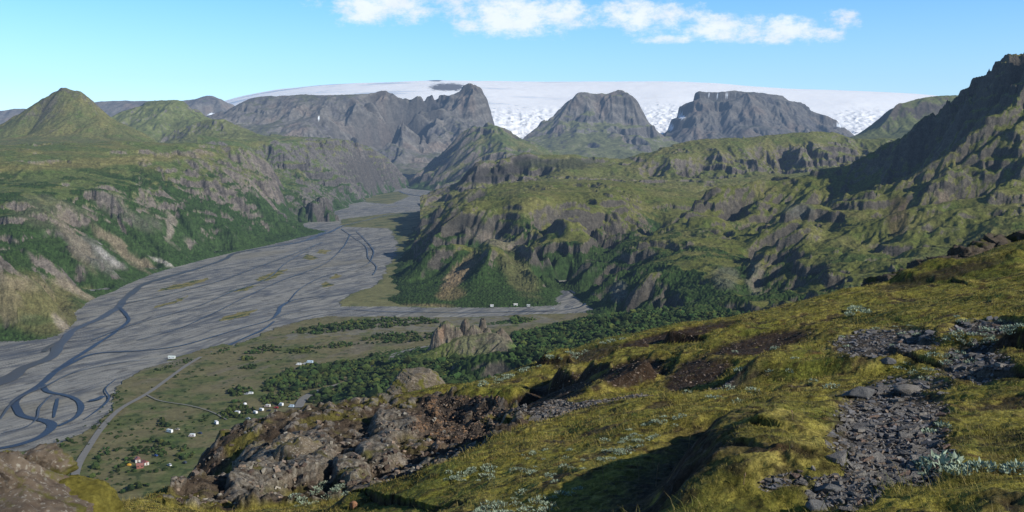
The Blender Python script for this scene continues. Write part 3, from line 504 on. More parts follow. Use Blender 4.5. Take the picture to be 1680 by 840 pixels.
# ------------------------------------------------------------------ valley floor
def wp(pts): return [tuple(G(a, b)[:2]) for a, b in pts]
X, Y = grid(-260, 1100, 1500, 520, 9500, 1040)
fl = floorz(X, Y); px, py = to_px(X, Y, fl)
n1 = fbm(X, Y, 60, 5, 501); n2 = fbm(X, Y, 18, 4, 502)
Xw = X+9*fbm(X, Y, 40, 3, 503)+.004*Y*n2; Yw = Y+14*n1
meadow = inpoly(Xw, Yw, wp([(-300, 790), (0, 748), (60, 742), (130, 715), (180, 680), (186, 645), (200, 628), (240, 605), (300, 590), (350, 576), (390, 565), (430, 548), (480, 530), (540, 520), (620, 520), (720, 522), (800, 520), (880, 516), (1100, 512), (1100, 900), (-300, 900)]))
meadow |= inpoly(Xw, Yw, wp([(275, 592), (330, 574), (368, 564), (385, 568), (340, 582), (290, 592)]))
east = inpoly(Xw, Yw, wp([(556, 496), (580, 482), (618, 468), (628, 455), (632, 440), (650, 420), (652, 400), (640, 375), (560, 372), (560, 360), (640, 350), (720, 345), (760, 420), (720, 505), (620, 503), (560, 503)]))
east |= inpoly(Xw, Yw, wp([(590, 322), (620, 318), (655, 314), (672, 322), (640, 335), (600, 332)]))
isl = np.zeros(X.shape, bool)
for pl in ([(418, 462), (425, 455), (450, 446), (472, 441), (462, 452), (438, 461)], [(360, 527), (368, 520), (395, 512), (421, 507), (410, 515), (385, 524)], [(258, 478), (275, 470), (330, 458), (348, 455), (325, 465), (290, 474)], [(250, 505), (275, 496), (310, 484), (300, 492), (270, 503)], [(495, 424), (505, 417), (522, 424), (510, 427)], [(518, 415), (530, 408), (542, 411), (530, 417)], [(540, 455), (550, 448), (558, 454), (545, 458)], [(370, 480), (400, 472), (425, 466), (405, 477)], [(525, 466), (535, 462), (545, 468), (530, 472)]):
    isl |= inpoly(Xw, Yw, wp(pl))
# gravel: long streaks that follow the flow
fx, fy = .42, .907
for (a, b) in ((0, 0),):
    al = X*fx+Y*fy; ac = X*fy-Y*fx
w_ = 30*fbm(X, Y, 300, 3, 510); ac2 = ac+w_
s1 = fbm(al/6, ac2, 14, 5, 511); s2 = fbm(al/4, ac2, 50, 4, 512); s3 = fbm(al/9, ac2, 5, 3, 513)
C = np.ones(X.shape+(3,))*np.array((.238, .232, .208)); C = mixc(C, (.30, .288, .25), sst(-.1, .4, s2)*.6); C = mixc(C, (.12, .12, .115), sst(.08, .35, s1)*.55); C = mixc(C, (.10, .104, .11), sst(.1, .4, s3)*.4)
rid = 1-np.abs(fbm(al/7, ac2, 42, 3, 515))*9; C = mixc(C, (.075, .085, .10), sst(.4, .9, rid)*.55)
rid = 1-np.abs(fbm(al/5, ac2, 90, 4, 517))*12; C = mixc(C, (.060, .072, .095), sst(.3, .9, rid)*.55)
for q_, (s_, k_) in enumerate(((26, 9), (60, 13), (34, 11))):
    rid = 1-np.abs(fbm(al/6+40*q_, ac2+.3*w_, s_, 4, 530+q_))*k_; C = mixc(C, (.066, .078, .098), sst(.2, .9, rid)*.7*sst(-.3, .3, fbm(al/3, ac2, 160, 3, 540+q_)))
C = mixc(C, (.06, .06, .06), sst(.30, .42, fbm(al/3.5, ac2, 9, 3, 545))*.6)
C = mixc(C, (.19, .175, .13), sst(.2, .5, fbm(al/3, ac2, 130, 4, 546))*.5)
C = mixc(C, (.155, .145, .085), sst(.25, .45, s2+.3*n2)*.5*sst(2600, 3500, Y))
C = mixc(C, (.19, .165, .06), isl*1.0); C = mixc(C, (.05, .07, .025), isl*sst(.05, .2, n2+s1))
Mc = np.ones(X.shape+(3,))*np.array((.145, .130, .062)); Mc = mixc(Mc, (.095, .108, .036), sst(-.05, .35, n1)); m3 = fbm(al/3, ac, 30, 4, 521); Mc = mixc(Mc, (.15, .13, .095), sst(.05, .35, m3)*.7*sst(900, 1150, Y)); Mc = mixc(Mc, (.07, .10, .026), sst(.05, .35, fbm(X, Y, 45, 4, 522))*sst(1100, 850, Y)*.8)
Mc = mixc(Mc, (.035, .055, .016), sst(.22, .34, fbm(X, Y, 11, 4, 523)+.35*n1)*.8)
gs = inpoly(Xw, Yw, wp([(620, 522), (720, 523), (800, 521), (880, 518), (920, 530), (850, 534), (720, 545), (560, 552), (470, 560), (480, 548), (560, 540)])); Mc = mixc(Mc, (.165, .155, .125), gs*sst(-.3, .1, n2)*.75)
Ec = mixc(np.ones(X.shape+(3,))*np.array((.15, .145, .06)), (.055, .08, .028), sst(-.05, .25, s2+.5*n2)*.8)
C = mixc(C, (0, 0, 0), (meadow | east)*1.0)+Mc*meadow[..., None]+Ec*(east & ~meadow)[..., None]
C *= 1.08
Z = fl+(.5*n2+.8*s1)*(~meadow)*.6+meadow*(1.2+.5*n2)+east*.8
mf = (meadow[:-1, :-1]); ef = east[:-1, :-1] & ~mf; ifs = isl[:-1, :-1] & ~mf & ~ef
for nm, mk, mt, lb in (('river_bed', ~(mf | ef), M_gravel, 'wide grey gravel plain of the braided river'), ('meadow', mf, M_meadow, 'flat green and tan meadow between the river bed and the near slope'), ('river_terrace', ef, M_meadow, 'patchy tan and green flat below the near hills')):
    struct(grid_mesh(nm, X, Y, Z, mt, C, mk), lb)
# the ground further out, past everything seen
gm_ = colmat('plain_ground', (400, 60), .2)
o = mesh_obj('ground', [(-60000, -6000, -60), (60000, -6000, -60), (60000, 60000, -60), (-60000, 60000, -60)], [(0, 1, 2, 3)], gm_, np.ones((4, 3))*.1); struct(o)
# water
def ribbon(name, pts, mat, dz, step=6, wob=.12, seed=0, kind='structure', col=None, wk=1.0):
    """pts: px,py,width in metres; smoothed"""
    p = np.array([list(G(a, b)[:2])+[w_] for a, b, w_ in pts]); n = len(p)
    t = np.r_[0, np.cumsum(np.hypot(*(p[1:, :2]-p[:-1, :2]).T))]; m = max(8, int(t[-1]/step)); tt = np.linspace(0, t[-1], m)
    def cr(v):
        mm = np.gradient(v, t); i = np.clip(np.searchsorted(t, tt, side='right')-1, 0, n-2); h = t[i+1]-t[i]; s = (tt-t[i])/h
        return (2*s**3-3*s**2+1)*v[i]+(s**3-2*s**2+s)*h*mm[i]+(-2*s**3+3*s**2)*v[i+1]+(s**3-s**2)*h*mm[i+1]
    q = np.stack([cr(p[:, k]) for k in range(3)], 1); q[:, 2] *= wk
    for _ in range(4): q[1:-1] = (q[:-2]+2*q[1:-1]+q[2:])/4
    d = np.gradient(q[:, :2], axis=0); d /= np.hypot(d[:, 0], d[:, 1])[:, None]+1e-9; nn = np.stack([-d[:, 1], d[:, 0]], 1)
    wl = q[:, 2]*.5*(1+wob*4*gnoise(tt/45, tt*0+seed+.5, seed)); wr = q[:, 2]*.5*(1+wob*4*gnoise(tt/45, tt*0+seed+9.5, seed+3))
    ks = np.array([-1, -.33, .33, 1]); V = []
    for k in ks:
        off = np.where(k < 0, wl, wr)*k; xy = q[:, :2]+nn*off[:, None]; V.append(np.c_[xy, floorz(xy[:, 0], xy[:, 1])+dz])
    V = np.stack(V, 1).reshape(-1, 3); i = np.arange(m-1)
    Fc = np.concatenate([np.stack([i*4+k, (i+1)*4+k, (i+1)*4+k+1, i*4+k+1], 1) for k in range(3)])
    o = mesh_obj(name, V, Fc, mat, np.ones((len(V), 3))*np.array(col or (1, 1, 1)) if col else None)
    o['kind'] = kind; return o
def watermat(name, c):
    m, nt, b = newmat(name, .4, .15); N = nt.nodes; L = nt.links; b.inputs['Base Color'].default_value = (*c, 1)
    g = N.new('ShaderNodeNewGeometry'); t = N.new('ShaderNodeTexNoise'); t.inputs['Scale'].default_value = .35; t.inputs['Detail'].default_value = 4; L.new(g.outputs['Position'], t.inputs['Vector'])
    bm = N.new('ShaderNodeBump'); bm.inputs['Strength'].default_value = .35; bm.inputs['Distance'].default_value = .5; L.new(t.outputs['Fac'], bm.inputs['Height']); L.new(bm.outputs['Normal'], b.inputs['Normal']); return m
W1 = watermat('silty_water', (.075, .083, .092)); W2 = watermat('blue_water', (.035, .048, .072))
ch = [
 ('river', W1, [(-60, 650, 34), (0, 628, 32), (45, 603, 28), (85, 585, 26), (98, 565, 24), (125, 540, 22), (160, 525, 20), (190, 508, 24), (205, 492, 22), (220, 478, 24), (240, 465, 26), (275, 455, 26), (320, 442, 22), (370, 425, 22), (380, 418, 24), (430, 407, 22), (480, 400, 24), (520, 388, 30), (535, 378, 36)]),
 ('river', W2, [(-50, 742, 12), (0, 738, 12), (50, 725, 12), (80, 708, 14), (86, 698, 14), (72, 690, 12), (40, 685, 11), (26, 672, 14), (24, 660, 14), (40, 648, 12), (70, 630, 13), (90, 612, 14), (120, 595, 12), (160, 580, 9), (220, 577, 7), (280, 571, 7), (340, 556, 7), (400, 538, 7), (440, 527, 7), (456, 514, 10), (466, 500, 11), (490, 491, 5), (560, 484, 3)]),
 ('river', W2, [(70, 632, 9), (80, 645, 9), (110, 650, 9), (130, 660, 9), (134, 672, 9), (122, 688, 8), (95, 700, 7)]),
 ('river', W2, [(95, 655, 4), (92, 670, 6), (88, 686, 4)]),
 ('river', W1, [(72, 578, 11), (82, 568, 10), (100, 560, 10), (110, 548, 10)]),
 ('river', W2, [(88, 610, 9), (120, 590, 10), (160, 565, 10), (190, 545, 11), (212, 525, 12), (205, 515, 10), (195, 505, 9)]),
 ('river', W2, [(340, 580, 8), (370, 570, 9), (400, 556, 8), (430, 543, 8), (450, 528, 5)]),
 ('river', W2, [(440, 527, 5), (480, 514, 4), (520, 509, 4), (560, 508, 4), (620, 512, 5), (700, 513, 6), (760, 514, 5), (850, 512, 5), (920, 510, 5), (950, 505, 7), (962, 497, 9), (940, 480, 9), (918, 467, 9)]),
 ('river', W2, [(520, 388, 18), (545, 380, 20), (560, 372, 14), (600, 362, 12), (660, 350, 16), (700, 347, 12)]),
 ('river', W1, [(560, 376, 7), (580, 390, 4), (600, 405, 5), (605, 425, 5), (618, 440, 5), (612, 452, 5)]),
 ('river', W1, [(700, 345, 16), (720, 334, 20), (690, 322, 22), (665, 318, 24), (655, 314, 24)]),
 ('river', W1, [(0, 690, 4), (30, 655, 5), (75, 635, 5), (130, 610, 4), (200, 596, 4), (260, 590, 3)]),
 ('river', W1, [(200, 500, 6), (250, 490, 5), (300, 478, 5), (360, 462, 5), (420, 440, 5), (480, 418, 6), (530, 398, 6)]),
 ('river', W2, [(225, 560, 3), (280, 545, 3), (340, 520, 4), (400, 490, 4), (460, 462, 4), (520, 440, 4), (560, 410, 5), (575, 385, 5)]),
 ('river', W1, [(150, 560, 4), (200, 540, 4), (260, 522, 4), (320, 505, 4), (380, 480, 5), (430, 462, 4), (470, 432, 5), (520, 402, 5)]),
 ('river', W2, [(470, 500, 4), (500, 470, 4), (540, 452, 4), (590, 440, 4), (612, 420, 5), (600, 395, 5), (585, 380, 5)]),
 ('river', W1, [(5, 712, 4), (40, 705, 3), (60, 690, 3), (64, 672, 4), (85, 650, 3)]),
 ('river', W2, [(140, 690, 3), (165, 672, 4), (180, 655, 4), (172, 640, 3), (190, 625, 3)]),
 ('river', W2, [(146, 660, 10), (158, 658, 12), (170, 652, 9)]),
]
for k, (nm, mt, pts) in enumerate(ch): struct(ribbon(nm, pts, mt, .75+.06*k, seed=k, wk=.52), 'channel of the braided river')
# gravel bars show between smaller streams; roads
M_road = colmat('road_gravel', (3,), .12)
def road(pts, dz): o = ribbon('road', pts, M_road, dz, wob=.03, kind='structure', col=(.20, .195, .18)); return o
road([(90, 860, 6), (116, 805, 6), (130, 765, 6), (150, 730, 5.5), (170, 702, 5.5), (200, 672, 5), (240, 650, 5), (275, 625, 4.5), (305, 603, 4.5), (330, 588, 4.5)], 2.1)
road([(240, 650, 2), (262, 661, 1.6), (310, 668, 1.5), (350, 680, 1.5), (372, 692, 1.5)], 2.16)
road([(608, 610, 9), (622, 598, 10), (640, 588, 10), (660, 580, 8), (690, 573, 6), (716, 568, 6)], 2.2)
road([(490, 672, 8), (500, 655, 9), (520, 645, 7), (560, 632, 4)], 2.2)
# ------------------------------------------------------------------ the slope the photographer stands on
pl = lambda x, y: CZ-1.62+.262*(x-2.4)-.195*(y-4.6)
E_ = [(1800, 380, 46), (1700, 402, 45), (1680, 408, 44.5), (1640, 424, 43), (1600, 432, 42), (1540, 446, 41), (1490, 458, 38), (1440, 470, 36.5), (1390, 480, 36), (1340, 490, 36), (1290, 503, 36), (1240, 515, 36), (1180, 528, 36), (1100, 545, 36), (1050, 552, 35), (1000, 562, 34), (950, 574, 33), (900, 585, 32), (878, 592, 31.5), (862, 598, 31), (830, 614, 31), (795, 628, 30), (760, 637, 30), (725, 638, 29.5), (690, 645, 29), (650, 652, 28.5), (600, 657, 28), (550, 667, 28), (500, 676, 27.5), (460, 688, 27), (430, 700, 26.5), (400, 706, 26), (372, 716, 25.5), (345, 742, 25), (325, 765, 24.5), (300, 792, 24), (286, 806, 23), (250, 818, 19), (200, 832, 17), (150, 842, 16), (100, 850, 15), (0, 860, 14), (-150, 880, 13)]
T = []
for p in line(E_, 12):
    w0 = P(*p); T.append(w0)
    for (r, dz) in ((1.09, 1.3), (1.3, 6), (1.9, 22), (3.5, 62), (8, 175), (16, 250)):
        if r < 1.5 or (len(T) % 3 == 0): T.append(np.array([w0[0]*r, w0[1]*r, w0[2]-dz]))
def R(pts, s=16): return ridge(pts, step=s)
T += R([(700, 795, 12.6), (760, 760, 14.5), (850, 705, 18.5), (920, 672, 22), (1000, 650, 24)])
T += R([(700, 840, 10.3), (850, 840, 8.3), (1000, 840, 6.6), (1200, 840, 5.25), (1450, 840, 4.75), (1680, 840, 4.6), (1850, 840, 4.6)], 40)
T += R([(850, 780, 12), (1000, 760, 9.8), (1200, 740, 8.6), (1400, 720, 8.9), (1600, 720, 8.3), (1800, 700, 8)], 50)
T += R([(950, 700, 16), (1100, 680, 14.5), (1300, 650, 13.5), (1500, 620, 14), (1700, 600, 13.5), (1850, 590, 13)], 50)
T += R([(1050, 620, 23), (1200, 600, 20.5), (1400, 560, 21.5), (1600, 530, 20.5), (1800, 500, 21)], 50)
T += R([(1200, 550, 29), (1400, 510, 30), (1600, 475, 30), (1800, 440, 31)], 50)
# hollow of bare scree, and the knoll beyond the gully
T += R([(700, 770, 19.5), (730, 740, 21), (780, 715, 22.5), (820, 690, 23.5), (800, 735, 20.5), (760, 765, 18)], 14)+R([(690, 720, 24), (700, 690, 26), (760, 672, 26.5), (820, 668, 26.5)], 14)
T += R([(640, 800, 17.6), (580, 825, 17.0), (500, 835, 17.6), (430, 835, 18.6)], 14)+R([(620, 760, 20.5), (560, 760, 21), (540, 720, 23.5), (600, 700, 25), (660, 690, 26)], 14)
T += R([(395, 800, 20.5), (410, 760, 22), (440, 735, 23.4), (500, 740, 22.8), (545, 775, 20.2)], 12)+R([(470, 800, 19.4), (520, 810, 18.6)], 12)
T += R([(372, 835, 21.0), (350, 835, 22.5), (330, 820, 23.5)], 10)
T += R([(640, 840, 11.5), (560, 845, 12.2), (450, 850, 13.5), (350, 845, 15.5), (300, 835, 17)], 16)+R([(640, 812, 13.2), (560, 832, 13.6)], 12)
for (a, b) in ((-3, 3), (0, 3), (3, 2.6), (0, 6), (-4, 6), (-8, 8), (12, 3), (12, 8), (7, 3)): T.append(np.array([a, b, pl(a, b)]))
FN = RBF(T, .8, .3)
NX, NY1, NY2 = 1300, 1050, 90
u = (np.linspace(-140, 1860, NX)-840)/F/cp; y = np.r_[np.geomspace(2.6, 50, NY1), np.geomspace(50, 700, NY2+1)[1:]]
Y, U = np.meshgrid(y, u, indexing='ij'); X = U*Y
iy = np.unique(np.r_[np.arange(0, len(y), 5), len(y)-1]); ix = np.unique(np.r_[np.arange(0, NX, 5), NX-1])
Zc = FN(X[np.ix_(iy, ix)], Y[np.ix_(iy, ix)]); Zc = np.stack([np.interp(np.arange(NX), ix, r) for r in Zc]); Z = np.stack([np.interp(np.arange(len(y)), iy, Zc[:, k]) for k in range(NX)], 1)
Z = blur(Z, 3, 3)
def unproj(px, py):   # first hit of the base surface
    for k in range(400):
        d = 3*1.0075**k; p = P(px, py, d); z = FN(np.array([p[0]]), np.array([p[1]]))[0]
        if p[2] <= z: return p
    return p
def band(poly, s0=1.0):
    w_ = [unproj(a, b) for a, b in poly]; return interp_poly(X, Y, [(p[0], p[1]) for p in w_])
near = sst(60, 30, Y)
wn = fbm(X, Y, 1.6, 4, 600); wn2 = fbm(X, Y, .45, 3, 601)
Z += near*(.22*fbm(X, Y, 3.4, 3, 610)+.10*wn)
soil = np.zeros_like(Z)
# banks: on the right hand side of the line the ground stands higher
def bank(poly, h, w_=.18, up=2.2, dn=.9, cut=.5, ends=.12, s=0):
    global Z, soil
    d, sg, t = band(poly); d0 = d*np.where(sg < 0, 1, -1)+.22*wn+.07*wn2   # + = right of direction
    e = sst(0, ends, t)*sst(1, 1-ends, t)
    fd = sst(2.6, 1.5, d/max(dn, .8)); fd = np.where(d0 > 0, sst(2.6, 1.5, d/up), fd); r = sst(-w_, w_, d0); hi = h*np.exp(-np.maximum(d0, 0)/up); lo = -h*cut*np.exp(np.minimum(d0, 0)/dn)
    Z = Z+e*fd*near*(r*hi+(1-r)*lo); soil = np.maximum(soil, e*sst(w_*2.2, w_*.5, np.abs(d0+w_*.5))*(h > .1))
bank([(1110, 880), (1105, 815), (1125, 775), (1165, 738), (1215, 706), (1262, 682)], .40, .42, 1.1, 1.2, .9)
bank([(1190, 640), (1230, 618), (1290, 600), (1330, 588), (1362, 578)], .48, .4, 3, 1.2, .6)
bank([(520, 850), (560, 832), (620, 815), (690, 797), (730, 780), (800, 738), (850, 708)], .24, .26, 1.5, .6, .4)
bank([(880, 660), (930, 640), (985, 622), (1040, 598), (1080, 590)], .8, .5, 2.6, 1.2, .5)
bank([(975, 650), (1020, 640), (1090, 625)], .6, .2, 2, 1.2, .4)
bank([(1165, 575), (1210, 572), (1260, 556), (1310, 545)], .4, .35, 2.2, 1.2, .5)
bank([(1620, 585), (1660, 568), (1720, 555)], (.36), .3, 2, 1, .5); bank([(1500, 585), (1560, 560), (1600, 548)], .18, .12, 2, 1, .5)
bank([(1590, 628), (1640, 618), (1700, 612)], .2, .25, 1, .6, .4); bank([(1450, 470), (1520, 452), (1600, 440), (1700, 425)], .5, .3, 2, 2, .2)
bank([(870, 604), (885, 596), (910, 588), (940, 580)], .3, .3, 2, 1.2, .4); bank([(1080, 566), (1110, 556), (1150, 547)], .4, .2, 2, 1, .5)
bank([(1210, 760), (1250, 748), (1290, 740)], .10, .16, .6, .4, .5); bank([(1180, 810), (1230, 800), (1270, 790)], .08, .14, .6, .4, .5)
bank([(1450, 600), (1500, 590)], .16, .1, 1, .6, .4); bank([(1120, 600), (1160, 590), (1200, 575)], .35, .15, 2, .8, .5)
# overhanging moss hummocks above the hollow
for (a, b, d_, r, h) in ((800, 655, 25.5, 1.0, .55), (830, 672, 24.8, .8, .5), (855, 662, 25.2, .9, .6), (815, 640, 27, 1.2, .5), (780, 648, 26.8, .9, .3), (870, 640, 26.5, 1.1, .5), (760, 650, 27, .8, .25)):
    p = P(a, b, d_); q = np.sqrt((X-p[0])**2+(Y-p[1])**2)/r+.25*wn; Z = Z+h*np.clip(1-q*q, 0, 1)*.45
pxg, pyg = to_px(X, Y, Z)
g1 = fbm(X, Y, .9, 5, 620); g2 = fbm(X, Y, .22, 4, 621); g3 = fbm(X, Y, .07, 3, 622); g0 = fbm(X, Y, 4.5, 4, 623)
# which ground is bare
def ell(a, b, rx, ry, ang=0, nz=.5):
    ca, sa = math.cos(math.radians(ang)), math.sin(math.radians(ang)); p = unproj(a, b)
    uu = ((pxg-a)*ca+(pyg-b)*sa)/rx; vv = (-(pxg-a)*sa+(pyg-b)*ca)/ry
    return sst(1.25, .75, np.sqrt(uu*uu+vv*vv)+nz*g1+.25*g2)
knoll = sst(0, .06, inpoly(pxg+20*g1, pyg+12*g1, [(270, 850), (290, 790), (345, 725), (400, 700), (500, 672), (640, 655), (700, 650), (770, 652), (845, 665), (870, 690), (840, 712), (760, 765), (690, 800), (600, 822), (520, 845)])*1.0)*(Y > 15.5)*(Y < 34)
hollow = ell(760, 700, 85, 42, 0)*(Y > 17)
d_, sg_, t_ = band([(860, 703), (930, 690), (1000, 672), (1090, 655), (1180, 640)])
shale = np.maximum.reduce([ell(1455, 735, 100, 62), ell(1460, 680, 90, 45), ell(1450, 565, 90, 24, -6), ell(1600, 600, 62, 34), ell(1612, 538, 60, 12, -4), ell(1290, 800, 45, 14)*.6, ell(1380, 815, 60, 26)*.7, ell(1500, 635, 70, 14)*.7, sst(.75, .25, d_+.5*g1)])
brown = np.maximum.reduce([ell(1250, 565, 90, 16, -12), ell(1140, 615, 60, 22, -20), ell(1110, 550, 100, 8, -12), ell(900, 650, 90, 22, -25), ell(1040, 612, 60, 22, -15), ell(1230, 745, 70, 14)*.7, ell(960, 585, 60, 10, -15)*.8, ell(1640, 740, 40, 30)*.4, ell(700, 655, 60, 8)*.4, ell(1540, 452, 110, 10, -14)*.7])
slp = np.hypot(*grad(X, Y, Z))
brown = np.maximum(brown, sst(.75, 1.15, slp+.15*g2)*near); brown = np.maximum(brown, soil*.9); brown = np.maximum(brown, sst(.22, .36, g1*.8+g0*.4+.15*g2)*.75)
rocky = np.maximum(knoll*sst(-.1, .12, g0*.6+g1+.1), 0)
# lichened crags on the knoll's face
crag = np.maximum.reduce([ell(500, 765, 52, 38, -10, .3), ell(430, 790, 45, 45, 0, .3), ell(575, 790, 30, 26, 0, .3), ell(650, 715, 40, 24, 0, .4), ell(620, 760, 36, 24, 0, .4), ell(405, 815, 30, 30, 0, .3)])*knoll
cd, cid = cells(X+.25*g1, (Y*.9+Z*.9)+.25*g2, .95, 630); cd2, _c = cells(X+.1*g1, (Y*.9+Z*.9), .33, 631)
Z += crag*(.34*np.sqrt(np.clip(1-cd*cd*.9, 0, 1))+.10*(cid-.5)+.05*(1-cd2))
Z += knoll*(.16*fbm(X, Y, .8, 4, 640, ridged=True)*(1-.6*crag)+.05*g2)
st, sid = cells(X, Y, .34, 650); Z += np.maximum(knoll, hollow*.5)*(1-crag)*(sid > .55)*.10*np.sqrt(np.clip(1-st*st*3.2, 0, 1))
moss = near*(1-np.clip(shale+brown+knoll*.6+hollow, 0, 1))
hc, hid = cells(X+.1*g1, Y+.1*g2, .42, 660); Z += moss*(.06*np.sqrt(np.clip(1-hc*hc*1.2, 0, 1))+.04*g1+.03*g2+.012*g3)
Z += near*np.clip(brown+hollow*.3, 0, 1)*(.05*g1+.035*g2+.012*g3)+near*shale*(.02*g2-.015)
# colours
C = np.ones(X.shape+(3,))*np.array((.222, .198, .038)); C = mixc(C, (.33, .275, .070), sst(-.05, .35, g1)); C = mixc(C, (.080, .098, .018), sst(.0, .35, -g0+.4*g2)*.8); C = mixc(C, (.145, .165, .028), sst(.1, .35, fbm(X, Y, 2.1, 4, 670))*.6)
C = mixc(C, (.050, .036, .018), sst(.05, .32, g2+.4*g1)*.7); C = mixc(C, (.15, .075, .03), sst(.32, .5, fbm(X, Y, .5, 3, 671))*.5)
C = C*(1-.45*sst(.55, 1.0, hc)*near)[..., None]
SOIL = (.044, .029, .019)
C = mixc(C, SOIL, np.clip(brown, 0, 1)*sst(-.45, .0, g2+.25)); C = mixc(C, (.10, .085, .07), brown*sst(.22, .32, g3)*.6)
C = mixc(C, (.085, .074, .062), np.clip(shale, 0, 1))
K = np.ones(C.shape)*np.array((.088, .068, .048)); K = mixc(K, (.12, .108, .026), sst(-.1, .15, g1*.6+g0*.7+.1*g2)*.85); K = mixc(K, (.05, .036, .026), sst(.05, .3, -g1+.4*g2)*.7); K = mixc(K, (.19, .17, .145), (st < .36)*(sid > .6)*.8)
KC = np.ones(C.shape)*np.array((.155, .135, .108)); KC = mixc(KC, (.25, .235, .20), sst(.05, .25, g3+.3*g2)*.7); KC = mixc(KC, (.10, .08, .06), sst(.1, .3, -g2)*.7); KC = KC*(1-.7*sst(.55, .8, cd))[..., None]; KC = mixc(KC, (.10, .095, .02), sst(.2, .4, g1)*.8)
K = mixc(K, (0, 0, 0), crag)+KC*crag[..., None]
C = mixc(C, (0, 0, 0), knoll)+K*knoll[..., None]
C = mixc(C, (.062, .050, .042), hollow*sst(-.3, .1, -g1+.1)*.95); C = mixc(C, (.21, .13, .075), ell(720, 705, 34, 40, 0)*(Y > 17)*(sid > .5)*(st < .4)*.9)
C = mixc(C, (.11, .098, .085), sst(40, 60, Y)*sst(.5, .9, slp)*1.0)
C = mixc(C, (.06, .08, .022), sst(45, 80, Y)*.7)
M_fg = colmat('mossy_ground', (.35, .09, .03), .46, (.05, .9, .04))
FGX, FGY, FGZ = X, Y, Z
fl = floorz(X, Y)
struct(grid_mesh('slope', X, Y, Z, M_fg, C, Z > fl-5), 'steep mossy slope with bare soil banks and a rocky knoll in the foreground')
# a little more of the same slope under and behind the viewpoint
xx, yy = np.meshgrid(np.linspace(-9, 16, 90), np.linspace(-9, 2.75, 60)); zz = np.minimum(FN(xx, yy), pl(xx, yy)+.3)-.04
struct(grid_mesh('slope', xx, yy, zz+.05*fbm(xx, yy, .9, 4, 620), M_fg, np.ones(xx.shape+(3,))*np.array((.11, .10, .02))))
LY = np.log(y[:NY1])
def fgz(x, yv):
    c = np.clip((np.asarray(x)/yv*F*cp+840+140)/2000*(NX-1), 0, NX-1.001); r = np.clip(np.interp(np.log(yv), LY, np.arange(NY1)), 0, NY1-1.001)
    i = r.astype(int); j = c.astype(int); a = r-i; b = c-j
    return (FGZ[i, j]*(1-a)*(1-b)+FGZ[i+1, j]*a*(1-b)+FGZ[i, j+1]*(1-a)*b+FGZ[i+1, j+1]*a*b)
def fgmask(M, x, yv):
    c = np.clip((np.asarray(x)/yv*F*cp+840+140)/2000*(NX-1), 0, NX-1).astype(int); r = np.clip(np.interp(np.log(yv), LY, np.arange(NY1)), 0, NY1-1).astype(int); return M[r, c]
PYB = to_px(FGX, FGY, FGZ)
def fg_at(px, py, dmin=3.0):
    """point of the finished slope seen at a photo position"""
    j = int(np.clip((px+140)/2000*(NX-1), 0, NX-1)); col = PYB[1][:NY1, j]; i0 = int(np.searchsorted(FGY[:NY1, 0], dmin)); i = i0
    while i < NY1-1 and col[i] > py: i += 1
    d = FGY[i, 0]; x = (px-840)/F/cp*d; x = P(px, py, d)[0]; return np.array([x, d, float(fgz(x, d))])


# ------------------------------------------------------------------ rocks
def ico(sub):
    import bmesh
    bm = bmesh.new(); bmesh.ops.create_icosphere(bm, subdivisions=sub, radius=1); bm.verts.ensure_lookup_table()
    v = np.array([x.co[:] for x in bm.verts]); f = np.array([[a.index for a in x.verts] for x in bm.faces]); bm.free(); return v, f
ICO = {k: ico(k) for k in (1, 2, 3, 4, 5)}
def rock_shape(seed, sub=4, cuts=14, rough=.06, dims=(1, 1, 1)):
    r = np.random.default_rng(seed); v, f = ICO[sub]; v = v.copy()
    for _ in range(cuts):
        n = r.normal(size=3); n /= np.linalg.norm(n); d = r.uniform(.45, .85); k = np.maximum(0, v@n-d); v -= k[:, None]*n
    a = fbm(v[:, 0]+seed, v[:, 1]+v[:, 2]*.7, .5, 4, seed); b = fbm(v[:, 2]+seed, v[:, 0]-v[:, 1], .18, 3, seed+1)
    v *= (1+rough*2*a+rough*b)[:, None]; return v*np.array(dims), f
def slab_shape(seed):
    r = np.random.default_rng(seed); n = r.integers(5, 8); a = np.sort(r.uniform(0, 2*np.pi, n)+np.arange(n)*.01); rad = r.uniform(.55, 1, n); t = r.uniform(.08, .18)
    el_ = r.uniform(.45, .9); x = np.cos(a)*rad; yv = np.sin(a)*rad*el_
    top = np.c_[x*.92, yv*.92, t+r.uniform(-.03, .03, n)]; bot = np.c_[x, yv, np.full(n, -t)]; V = np.r_[top, bot, [[0, 0, t*1.15]]]
    Fc = [(i, (i+1) % n, 2*n) for i in range(n)]+[(i+n, (i+1) % n+n, (i+1) % n) for i in range(n)]+[(i+n, (i+1) % n, i) for i in range(n)]
    return V, np.array(Fc)
